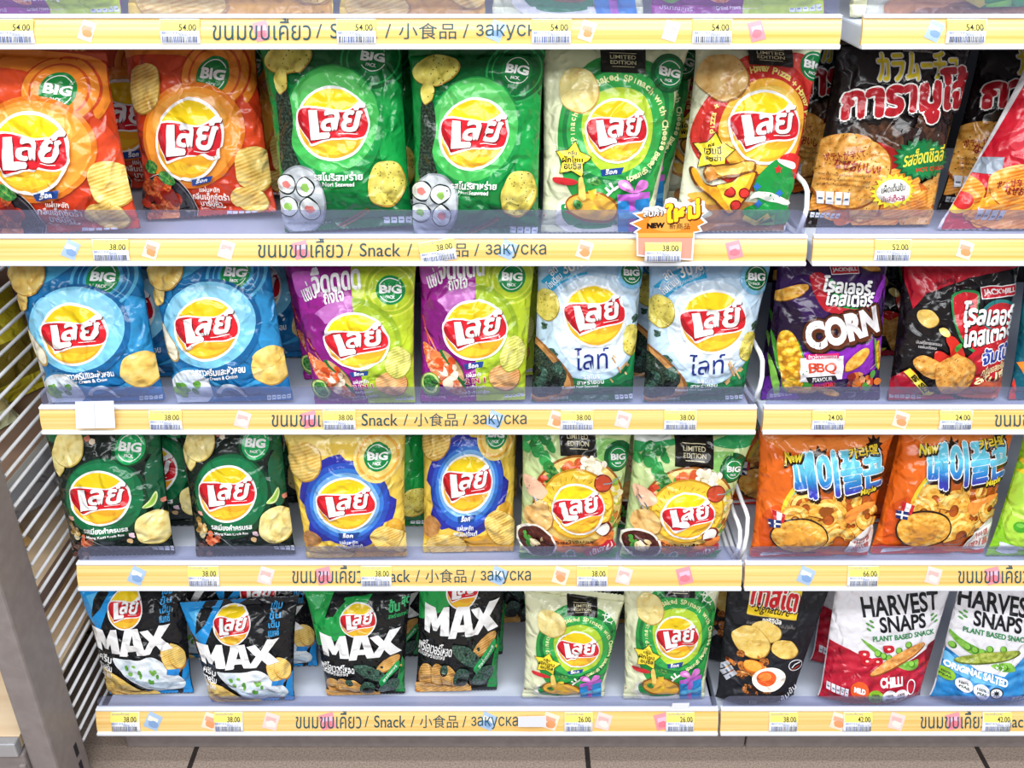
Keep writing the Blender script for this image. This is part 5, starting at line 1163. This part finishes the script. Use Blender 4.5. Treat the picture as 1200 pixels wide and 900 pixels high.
def make_bag(key, pl, name, label, cat='crisp packet', group=None, zfloor=0.0, lod=1):
    d = DESIGN[key]; C2, O, ex, et, n = pl; BAGN[0] += 1; seed = BAGN[0] * 7 + 3; style = d['style']
    # a bag's real height is limited by the shelf above it
    w = abs(C2[1][0] - C2[0][0]); bulge = min(d['bulge'], w * .21)
    f, nrm = bag_surface(C2, O + n * (bulge * .0), ex, et, n, bulge, seed, style)
    root = thing(name, label, cat, O, group)
    nu, nv = (48, 64) if lod else (30, 40); s0 = .05
    us = np.linspace(0, 1, nu + 1)
    vs = np.r_[np.linspace(0, s0, 5)[:-1], np.linspace(s0, 1 - s0, nv - 7), np.linspace(1 - s0, 1, 5)[1:]] if style == 'pillow' else np.r_[np.linspace(0, .93, nv - 3), np.linspace(.93, 1, 5)[1:]]
    U, W = np.meshgrid(us, vs); uv = np.stack([U.ravel(), W.ravel()], 1); m = nu + 1
    A, B = f(uv, 1), f(uv, -1)
    if style == 'pillow':
        for j, sg in ((0, -1), (len(vs) - 1, 1)):
            k = np.arange(m) + j * m; z = ((np.arange(m) % 2) * .0014 * sg)[:, None] * np.array(et); A[k] += z; B[k] += z
    def piece(nm, j0, j1, front, back):
        V = np.r_[A[j0 * m:(j1 + 1) * m], B[j0 * m:(j1 + 1) * m]]; c = (j1 - j0 + 1) * m; F = []; mi = []
        for j in range(j1 - j0):
            for i in range(nu):
                a = j * m + i; F.append((a, a + 1, a + m + 1, a + m)); mi.append(0); F.append((a + c, a + m + c, a + m + 1 + c, a + 1 + c)); mi.append(1)
            for i, fl in ((0, 1), (nu, 0)):
                a = j * m + i; F.append((a, a + m, a + m + c, a + c) if fl else (a, a + c, a + m + c, a + m)); mi.append(1)
        for j, fl in ((0, 0), (j1 - j0, 1)):
            for i in range(nu):
                a = j * m + i; F.append((a, a + c, a + 1 + c, a + 1) if not fl else (a, a + 1, a + 1 + c, a + c)); mi.append(1)
        UV = np.r_[uv[j0 * m:(j1 + 1) * m], uv[j0 * m:(j1 + 1) * m]] * (1, d['art'].aspect)
        mesh_obj(nm, V, F, [film(front, d['matte']), film(back, d['matte'])], root, mi, uv=UV)
    nj = len(vs) - 1
    if style == 'pillow': piece('bottom_seal', 0, 4, d['base'], d['back']); piece('bag_body', 4, nj - 4, d['base'], d['back']); piece('top_seal', nj - 4, nj, d['seal'], d['back'])
    else: piece('pouch_body', 0, nj - 4, d['base'], d['back']); piece('top_seal', nj - 4, nj, d['seal'], d['back'])
    lay(d['art'], lambda V: f(V), nrm, root)
    root.location.z += zfloor + .0012 - min(min(v.co.z for v in c.data.vertices) for c in root.children) - root.location.z
    return root
def shifted(pl, dx, dy, row, dlean=0, rise=1.0):
    C2, O, ex, et, n = pl
    return [(a * rise, b * rise) for a, b in C2], O + Vector((dx, dy, 0)), ex, et, n
# (key in Q, artwork, shelf row, lean, label, {options})
FRONT = [
 ('A1', 'bbq', 2, 13, 'large orange barbecue crisp packet nearest the outer end of its shelf', {}),
 ('A2', 'bbq', 2, 12, 'tilted orange barbecue crisp packet next to the green seaweed packets', {}),
 ('A3', 'nori', 2, 12, 'green seaweed crisp packet beside the tilted orange packet', {}),
 ('A4', 'nori', 2, 12, 'green seaweed crisp packet beside the cream limited edition packet', {}),
 ('A5', 'spinach', 2, 12, 'cream and green limited edition spinach cheese packet behind the orange promotion card', {}),
 ('A6', 'pizza', 2, 13, 'red and yellow limited edition pizza crisp packet with tree drawing', {}),
 ('A7', 'karamucho', 2, 14, 'black hot chilli packet with yellow katakana title, complete in front', {}),
 ('A8', 'karamucho', 2, 14, 'black hot chilli packet half hidden behind the red and white one', {'yb': .115}),
 ('A9', 'wavechip', 2, 14, 'red and white ridged crisp packet slanting at the end of the black ones', {}),
 ('B1', 'sourcream', 3, 13, 'blue sour cream crisp packet beside the wire side panel', {}),
 ('B2', 'sourcream', 3, 13, 'blue sour cream crisp packet next to the purple packets', {}),
 ('B3', 'twoinone', 3, 13, 'purple and lime prawn crisp packet next to the blue packets', {}),
 ('B4', 'twoinone', 3, 13, 'purple and lime prawn crisp packet next to the pale blue packets', {}),
 ('B5', 'light', 3, 13, 'pale blue light seaweed crisp packet touching the purple one', {}),
 ('B6', 'light', 3, 13, 'pale blue light seaweed crisp packet nearest the purple corn packet', {}),
 ('B7', 'corn', 3, 13, 'purple corn snack packet with big white lettering', {}),
 ('B8', 'coaster', 3, 13, 'black and red tomato salsa crisp packet with white Thai title', {}),
 ('B9', 'teal', 3, 13, 'teal snack packet cut off at the edge beside the black red one', {}),
 ('C1', 'miang', 4, 13, 'dark green crisp packet with peanuts standing nearest the wire side panel', {}),
 ('C2', 'miang', 4, 13, 'dark green crisp packet with peanuts beside the yellow packet', {}),
 ('C3', 'original', 4, 13, 'yellow original crisp packet whose top edge shows, beside the dark green one', {}),
 ('C4', 'original', 4, 21, 'yellow original crisp packet next to the hotpot packets', {}),
 ('C5', 'hotpot', 4, 12, 'pale green limited edition hotpot crisp packet touching the yellow one', {}),
 ('C6', 'hotpot', 4, 14, 'pale green limited edition hotpot crisp packet next to the orange maple snacks', {}),
 ('C7', 'maple', 4, 14, 'orange maple ring snack packet closest to the hotpot packets', {}),
 ('C8', 'maple', 4, 14, 'orange maple ring snack packet next to the lime green packet', {}),
 ('C9', 'candy', 4, 14, 'lime green snack packet cut off beside the orange maple ones', {}),
 ('D1', 'maxblue', 5, 14, 'black and blue sour cream wavy chip packet nearest the wire panel', {'yb': .05}),
 ('D2', 'maxblue', 5, 14, 'black and blue sour cream wavy chip packet beside the green one', {}),
 ('D3', 'maxgreen', 5, 14, 'black and green seaweed wavy chip packet leaning back beside the blue ones', {}),
 ('D4', 'maxgreen', 5, 10, 'black and green seaweed wavy chip packet standing taller under the shelf', {}),
 ('D5', 'spinachsmall', 5, 12, 'small cream and green spinach packet beside the black chip packets', {}),
 ('D6', 'spinachsmall', 5, 12, 'small cream and green spinach packet beside the black pouch', {}),
 ('D7', 'tasto', 5, 16, 'black stand-up pouch with yellow label and salted egg picture', {'name': 'snack_pouch', 'cat': 'snack pouch'}),
 ('D8', 'harvestred', 5, 16, 'white and red chilli pea snack stand-up pouch', {'name': 'snack_pouch', 'cat': 'snack pouch'}),
 ('D9', 'harvestblue', 5, 16, 'white and blue salted pea snack stand-up pouch', {'name': 'snack_pouch', 'cat': 'snack pouch'}),
]
GROUPN = {'bbq': 'orange barbecue packets', 'nori': 'green seaweed packets', 'spinach': 'spinach cheese packets', 'spinachsmall': 'small spinach packets', 'karamucho': 'black chilli packets', 'sourcream': 'blue sour cream packets', 'twoinone': 'purple prawn packets', 'light': 'pale blue light packets', 'corn': 'corn snack packets', 'coaster': 'black and red tomato packets', 'miang': 'dark green packets', 'original': 'yellow original packets', 'hotpot': 'hotpot packets', 'maple': 'orange maple packets', 'maxblue': 'black and blue chip packets', 'maxgreen': 'black and green chip packets', 'tasto': 'black pouches', 'harvestred': 'white and red pouches', 'harvestblue': 'white and blue pouches'}
# packets of the second row: (front key, artwork, dx, dy, label)
BEHIND = [
 ('A1', 'bbq', .034, .175, 'orange packet showing its side between the two front orange packets'),
 ('A2', 'bbq', .022, .074, 'orange packet peeping out beside the first green seaweed packet'),
 ('A4', 'nori', .004, .066, 'green packet hidden behind the second green seaweed packet'),
 ('A5', 'spinach', .026, .068, 'cream and green packet squeezed behind the two limited edition packets'),
 ('A6', 'pizza', -.006, .122, 'red packet behind the pizza packet, badge showing at its top'),
 ('B1', 'sourcream', .034, .066, 'blue packet in shadow between the two front blue packets'),
 ('B2', 'sourcream', .024, .122, 'blue packet peeping out between the blue and purple front packets'),
 ('B3', 'twoinone', -.026, .066, 'purple packet peeping out behind the first purple prawn packet'),
 ('B4', 'twoinone', .012, .066, 'purple packet behind the second purple prawn packet'),
 ('B6', 'light', -.008, .066, 'pale blue packet behind the one nearest the corn snack'),
 ('B7', 'corn', .014, .066, 'purple corn snack packet behind the front corn packet'),
 ('B8', 'coaster', -.018, .122, 'black and red packet behind the front tomato salsa packet'),
 ('C1', 'miang', .040, .066, 'dark green packet in the gap between the two front peanut packets'),
 ('C3', 'nori', .030, .070, 'green seaweed packet seen in the gap between the yellow packets'),
 ('C4', 'original', .004, .128, 'yellow packet behind the yellow one nearest the hotpot packets'),
 ('C6', 'hotpot', -.004, .068, 'pale green packet behind the front hotpot packet'),
 ('C7', 'maple', -.018, .122, 'orange packet behind the first maple snack, showing its dark side'),
 ('C8', 'maple', .012, .068, 'orange packet behind the second maple snack packet'),
 ('D1', 'maxblue', .030, .075, 'black and blue packet behind the one nearest the wire panel'),
 ('D2', 'maxblue', .022, .070, 'black and blue packet behind the one beside the green packet'),
 ('D3', 'maxgreen', .020, .078, 'black and green packet behind the leaning seaweed chip packet'),
 ('D5', 'maxgreen', .014, .105, 'black and green packet deep behind the small spinach packet'),
 ('A3', 'nori', .006, .066, 'green packet hidden behind the first green seaweed packet'),
 ('A7', 'karamucho', .02, .068, 'black packet directly behind the complete front katakana packet'),
 ('B5', 'light', .006, .122, 'pale blue packet behind the one touching the purple packets'),
 ('C2', 'miang', .012, .122, 'dark green packet behind the peanut packet nearest the yellow ones'),
 ('C5', 'hotpot', .004, .124, 'pale green packet behind the hotpot packet touching the yellow one'),
 ('D4', 'maxgreen', .008, .075, 'black and green packet behind the taller standing seaweed chip packet'),
 ('D2', 'maxblue', .062, .145, 'black and blue packet deepest in shadow between the blue and green ones'),
 ('D3', 'maxgreen', .03, .150, 'black and green packet deepest behind the leaning seaweed chip packet'),
 ('D4', 'maxgreen', .075, .150, 'black and green packet deep in the empty space beside the tall one'),
 ('D6', 'maxgreen', -.05, .165, 'black and green packet at the back between the two small spinach packets'),
 ('C2', 'miang', .065, .185, 'dark green packet deepest in the gap before the yellow packets'),
 ('C1', 'miang', -.01, .145, 'dark green packet deepest beside the wire side panel'),
 ('A6', 'karamucho', .140, .150, 'black packet in the dark gap behind the pizza packet'),
 ('D7', 'tasto', -.012, .085, 'black pouch behind the front pouch with yellow label'),
 ('D8', 'harvestred', .010, .075, 'white and red pouch behind the front chilli pouch'),
]
PL = {}
for k, key, row, lean, lab, o in FRONT:
    sink = {5: 7 if 'name' in o else 4}.get(row, 0)
    pl = place([(a, b + sink) for a, b in Q[k]], row, lean, o.get('yb'), 0.0, (.037) if 'name' in o else 0.0)
    if 'dy' in o: pl = (pl[0], pl[1] + Vector((0, o['dy'], 0)), pl[2], pl[3], pl[4])
    PL[k] = pl
    h = max(c[1] for c in pl[0]); 0 and print('BAG', k, 'y %.3f' % pl[1].y, 'w %.3f h %.3f' % (pl[0][1][0] - pl[0][0][0], h), 'ztop %.3f' % (pl[1].z + h * pl[3].z), 'limit %.3f' % (ZS[row - 1] - .022))
    make_bag(key, pl, o.get('name', 'crisp_packet'), lab, o.get('cat', 'crisp packet'), GROUPN.get(key), ZS[row])
ROWOF = {'A': 2, 'B': 3, 'C': 4, 'D': 5}
for k, key, dx, dy, lab in BEHIND:
    pouch = DESIGN[key]['style'] == 'pouch'
    make_bag(key, shifted(PL[k], dx, dy, ROWOF[k[0]]), 'snack_pouch' if pouch else 'crisp_packet', lab, 'snack pouch' if pouch else 'crisp packet', GROUPN.get(key), ZS[ROWOF[k[0]]], lod=0)
# packets on the top shelf, of which only the feet show
for i, (key, x0, x1, lab) in enumerate((
    ('twoinone', -40, 138, 'purple packet on the topmost shelf above the first orange packet'), ('original', 146, 388, 'yellow packet on the topmost shelf above the orange and green packets'),
    ('original', 396, 568, 'second yellow packet on the topmost shelf, above the green packets'), ('spinach', 577, 755, 'cream cartoon packet on the topmost shelf above the limited edition one'),
    ('twoinone', 765, 970, 'purple packet on the topmost shelf above the pizza packet'), ('pizza', 1000, 1215, 'pizza packet on the short topmost shelf above the black packets'))):
    w_ = x1 - x0
    make_bag(key, place([(x0, 17), (x1, 17), (x1 + 6, 17 - w_ * 1.35), (x0 - 6, 17 - w_ * 1.35)], 1, 13, .05), 'crisp_packet', lab, 'crisp packet', GROUPN.get(key), ZS[1], lod=0)

# ================================================================ price tags and cards on the rails
def price_tag(row, px, price, label, rot=0.0, w=42, up=0.0, off=.0014):
    root = thing('price_tag', label, 'price tag', tuple(rail_pos(row)(np.array([[px_x(px, row), .5]]), off)[0]), 'shelf price tags')
    t, b = RAILPX[row]; hh = b - t; c = (t + b) / 2 - up; pos = rail_pos(row, off); s0, s1 = .06 + up / hh, .93 + up / hh
    q = math.radians(rot); x = px_x(px, row); W = w / 2 * (px_x(px + 1, row) - x); L = RAIL[row][1] - RAIL[row][0]
    def tilt(uv, o=0.0):
        uv = np.asarray(uv, float); dx, ds = uv[:, 0] - x, (uv[:, 1] - .5) * L
        return pos(np.stack([x + dx * math.cos(q) - ds * math.sin(q), .5 + (dx * math.sin(q) + ds * math.cos(q)) / L], 1), o)
    V, F = slab(tilt, x - W, x + W, s0, s1, 4, 6, 0, .0005); mesh_obj('card', V, F, M_PAPER, root)
    a = rail_art(row); X = lambda k: px + (k - .5) * w; Y = lambda k: t + hh * (.07 - up / hh + .87 * k)
    def bx(m, x0, x1, y0, y1, part): a.pg(m, [(X(x0), Y(y0)), (X(x1), Y(y0)), (X(x1), Y(y1)), (X(x0), Y(y1))], part)
    a.lo, a.hi = (-9, -2), (9, 3)
    bx('y', 0, 1, .02, .5, 'price_field'); a.tx('k', price, X(.7), Y(.36), hh * .24, w * .44, 0, .012, part='price_field')
    a.tx('b', 'ขนมขบเคี้ยวเลย์', X(.36), Y(.09), hh * .12, w * .62, 0, 0, part='price_field'); a.tx('b', 'บาท', X(.9), Y(.44), hh * .09, w * .1, 0, 0, part='price_field')
    a.tx('b', '8850718 8 01', X(.3), Y(.58), hh * .08, w * .5, 0, 0, part='barcode'); a.tx('b', '0000 1/1', X(.66), Y(.66), hh * .08, w * .4, 0, 0, part='barcode')
    rnd = random.Random(int(px)); k = .06
    while k < .94:
        g = rnd.uniform(.008, .026); bx('k' if rnd.random() < .5 else 'bb', k, min(k + g, .95), .72, .97, 'barcode'); k += g + rnd.uniform(.008, .022)
    lay(a, tilt, None, root, .0006, .00008, lambda m: {'y': M_TAGY, 'k': M_INK, 'b': M_INKB, 'bb': plain('blue_barcode_ink', '#2f4a8f', .6)}[m])
T = [(1, 18, '54.00', 'price tag 54.00 at the outer end of the top rail'), (1, 212, '54.00', 'price tag 54.00 just before the Thai words on the top rail'), (1, 418, '54.00', 'price tag 54.00 covering the word after the Thai name on the top rail'), (1, 646, '54.00', 'price tag 54.00 at the end of the Cyrillic word on the top rail'), (1, 834, '54.00', 'price tag 54.00 above the pizza packet'), (1, 1131, '54.00', 'price tag 54.00 above the black chilli packets'),
     (2, 131, '38.00', 'price tag 38.00 under the orange packets'), (2, 513, '38.00', 'crooked price tag covering a Chinese character under the green packets'), (2, 775, '38.00', 'price tag 38.00 on the orange promotion card'), (2, 1045, '52.00', 'price tag 52.00 under the black chilli packets'),
     (3, 195, '38.00', 'price tag 38.00 under the gap between the blue packets'), (3, 398, '38.00', 'price tag 38.00 covering the Thai words under the purple packets'), (3, 676, '38.00', 'price tag 38.00 under the first pale blue packet'), (3, 797, '38.00', 'price tag 38.00 under the second pale blue packet'), (3, 970, '24.00', 'price tag 24.00 under the purple corn packet'), (3, 1119, '24.00', 'price tag 24.00 under the black red tomato packet'),
     (4, 239, '38.00', 'price tag 38.00 under the dark green packets'), (4, 441, '38.00', 'price tag 38.00 covering the word after the Thai name under the yellow packets'), (4, 694, '38.00', 'price tag 38.00 under the hotpot packets'), (4, 1011, '66.00', 'price tag 66.00 under the orange maple packets'),
     (5, 147, '38.00', 'price tag 38.00 under the first black and blue chip packet'), (5, 268, '38.00', 'price tag 38.00 under the second black and blue chip packet'), (5, 678, '26.00', 'price tag 26.00 under the first small spinach packet'), (5, 797, '26.00', 'price tag 26.00 under the second small spinach packet'), (5, 918, '38.00', 'price tag 38.00 under the black pouch'), (5, 1005, '42.00', 'price tag 42.00 under the white and red pouch'), (5, 1168, '42.00', 'price tag 42.00 covering the words under the white and blue pouch')]
for row, px, pr, lab in T:
    sp = {(2, 513): dict(rot=9, up=-1.0, off=.0016), (2, 775): dict(off=.0108)}.get((row, px), {})
    price_tag(row, px, pr, lab, w={1: 46, 2: 42, 3: 38, 4: 36, 5: 33}[row], **sp)
def px_card(name, label, cat, outline, y, mat, th=.0007, art=None, part='card', matf=None):
    P = [on_y(a, b, y) for a, b in outline]; c = sum(P, Vector()) / len(P)
    root = thing(name, label, cat, (c.x, y, min(p.z for p in P)))
    n = len(P); V = [p[:] for p in P] + [(p.x, y + th, p.z) for p in P]
    mb = MB().add(V, [tuple(range(n)), tuple(range(n, 2 * n))[::-1]] + [(i, (i + 1) % n, (i + 1) % n + n, i + n) for i in range(n)])
    o = mb.build(part, mat, root)
    bm = bmesh.new(); bm.from_mesh(o.data); bmesh.ops.recalc_face_normals(bm, faces=bm.faces[:]); bm.to_mesh(o.data); bm.free()
    if art:
        a = Art(lambda Q_: np.array([(on_y(u, v, y).x, on_y(u, v, y).z) for u, v in Q_]), 1.0, .03, (-9, -9), (9, 9)); a.px_step = 6; art(a)
        lay(a, lambda uv, o_: np.stack([uv[:, 0], y - o_, uv[:, 1]], 1), None, root, .0002, .00008, matf)
    return root
def z8(P): return [(730 + x / 8, 220 + y / 8) for x, y in P]
B_OUT = [(130, 640), (125, 430), (98, 420), (150, 380), (62, 335), (165, 292), (90, 240), (175, 225), (200, 190), (330, 170), (380, 190), (400, 110), (450, 92), (500, 105), (520, 140), (640, 145), (690, 120), (765, 125), (770, 185), (800, 225), (735, 270), (795, 325), (720, 360), (748, 410), (672, 425), (655, 680), (560, 676)]
B_IN = [(142, 470), (142, 425), (125, 412), (175, 380), (90, 335), (195, 295), (120, 248), (190, 238), (340, 240), (640, 240), (720, 232), (768, 232), (708, 272), (765, 325), (695, 360), (722, 402), (660, 412), (655, 470)]
def promo(a):
    K = lambda x, y: z8([(x, y)])[0]
    a.part = 'burst_print'
    a.pg('#f28a2a', z8(B_IN)); a.pg('#f6b056', z8([(145, 425), (655, 420), (650, 462), (145, 462)])); a.pg('#e8a08c', z8([(142, 470), (652, 470), (640, 662), (560, 660), (142, 625)]))
    a.el('#f6a94a', *K(430, 330), 24, 10)
    p = 'lettering'
    for d, c, b in ((3, '#3a1408', .9), (0, '#fbfbfb', 0)): a.tx(c, 'สินค้า', *K(282 + d, 232 + d), 8, 22, -4, .035, .2, p, ol=b)
    for d, c, b in ((5, '#2a1206', 1.5), (0, '#c8601a', .9), (0, '#f8e82a', 0)): a.tx(c, 'ใหม่', *K(560 + d, 215 + d), 21, 39, -10, .05, .15, p, ol=b)
    a.tx('#16110e', 'NEW', *K(308, 352), 6.5, 21, -2, .07, .1, p); a.tx('#16110e', '新商品', *K(530, 358), 7.2, 24, 0, .03, 0, p)
px_card('promotion_card', 'orange starburst promotion card clipped to the rail under the pizza packet', 'promotion card', z8(B_OUT), -.0068, M_PAPER, .0007, promo, 'card', lambda k: plain('printed_card_' + k.strip('#'), k, .35))
px_card('blank_paper_slip', 'blank white paper slip taped over the rail under the first blue packet', 'paper slip', [(89, 502.5), (88, 471), (110, 470.5), (133, 470), (135, 501.5), (112, 502)], -.0062, M_PAPER, .0008, lambda a: (a.part.__class__, a.line('#c9cfe0', [(110.5, 472), (111.5, 501)], .7, 'crease')), 'paper', lambda k: plain('paper_crease_grey', k, .6))
px_card('blank_label', 'blank white sticker over the end of the Cyrillic word on the lowest rail', 'label', [(607, 852), (607, 840), (640, 839.5), (640, 852)], -.006, M_PAPER, .0006, None, 'sticker')
px_card('blank_label', 'small blank white sticker on the clear lip under the second small spinach packet', 'label', [(787, 830), (788, 824.5), (808, 824), (807, 830.5)], .0105, M_PAPER, .0006, None, 'sticker')

# ---------------------------------------------------------------- goods on the bay beyond the wire panel
def side_pack(label, x, y, z, w, h, yaw, lean, col, col2, seed, kind):
    ps, lam = math.radians(yaw), math.radians(lean)
    ex = Vector((math.cos(ps), math.sin(ps), 0)); bk = Vector((-math.sin(ps), math.cos(ps), 0)); et = bk * math.sin(lam) + Vector((0, 0, math.cos(lam)))
    f, nrm = bag_surface([(-w / 2, 0), (w / 2, 0), (w / 2, h), (-w / 2, h)], Vector((x, y, z)), ex, et, ex.cross(et), .022, seed, 'pillow')
    root = thing('snack_packet', label, 'snack packet', (x, y, z), 'goods on the side bay')
    nu, nv = 24, 30; U, W = np.meshgrid(np.linspace(0, 1, nu + 1), np.linspace(0, 1, nv + 1)); uv = np.stack([U.ravel(), W.ravel()], 1); A, B = f(uv), f(uv, -1); m = nu + 1; c = len(uv)
    F = []; mi = []
    for j in range(nv):
        for i in range(nu):
            a = j * m + i; F += [(a, a + 1, a + m + 1, a + m), (a + c, a + m + c, a + m + 1 + c, a + 1 + c)]
            mi += [1 if kind == 'window' and .15 < (j + .5) / nv < .55 and .12 < (i + .5) / nu < .88 else 0, 0]
    o = mesh_obj('packet_body', np.r_[A, B], F, [film(col), film(col2)], root, mi)
    root.location.z += .002 - min(v.co.z for v in o.data.vertices)
sz = .4755
for i, (lab, x, y, z, w, h, yaw, lean, c1, c2, kd) in enumerate((
    ('yellow snack packet lying nearest behind the wires', -.735, .055, sz, .13, .15, 62, 50, '#e6d42a', '#b9a24a', 'window'),
    ('yellow snack packet standing deeper behind the wires', -.745, .295, sz, .12, .16, 60, 22, '#ecdc3a', '#8d7a2c', 'window'),
    ('clear snack packet with green corners behind the wires', -.735, .19, sz, .085, .12, 66, 38, '#d9dcb0', '#b9a870', 'window'),
    ('silver foil packet standing below the steel shelf bracket', -.740, .25, .302, .13, .145, 60, 34, '#d9dce6', '#e6e8ee', 'x'),
    ('tan packet standing low behind the wires', -.742, .10, .302, .13, .12, 60, 30, '#c9a56c', '#a8824a', 'x'))):
    side_pack(lab, x, y, z, w, h, yaw, lean, c1, c2, 900 + i * 13, kd)
print('OBJECTS', len(bpy.data.objects), 'VERTS', sum(len(m.vertices) for m in bpy.data.meshes))
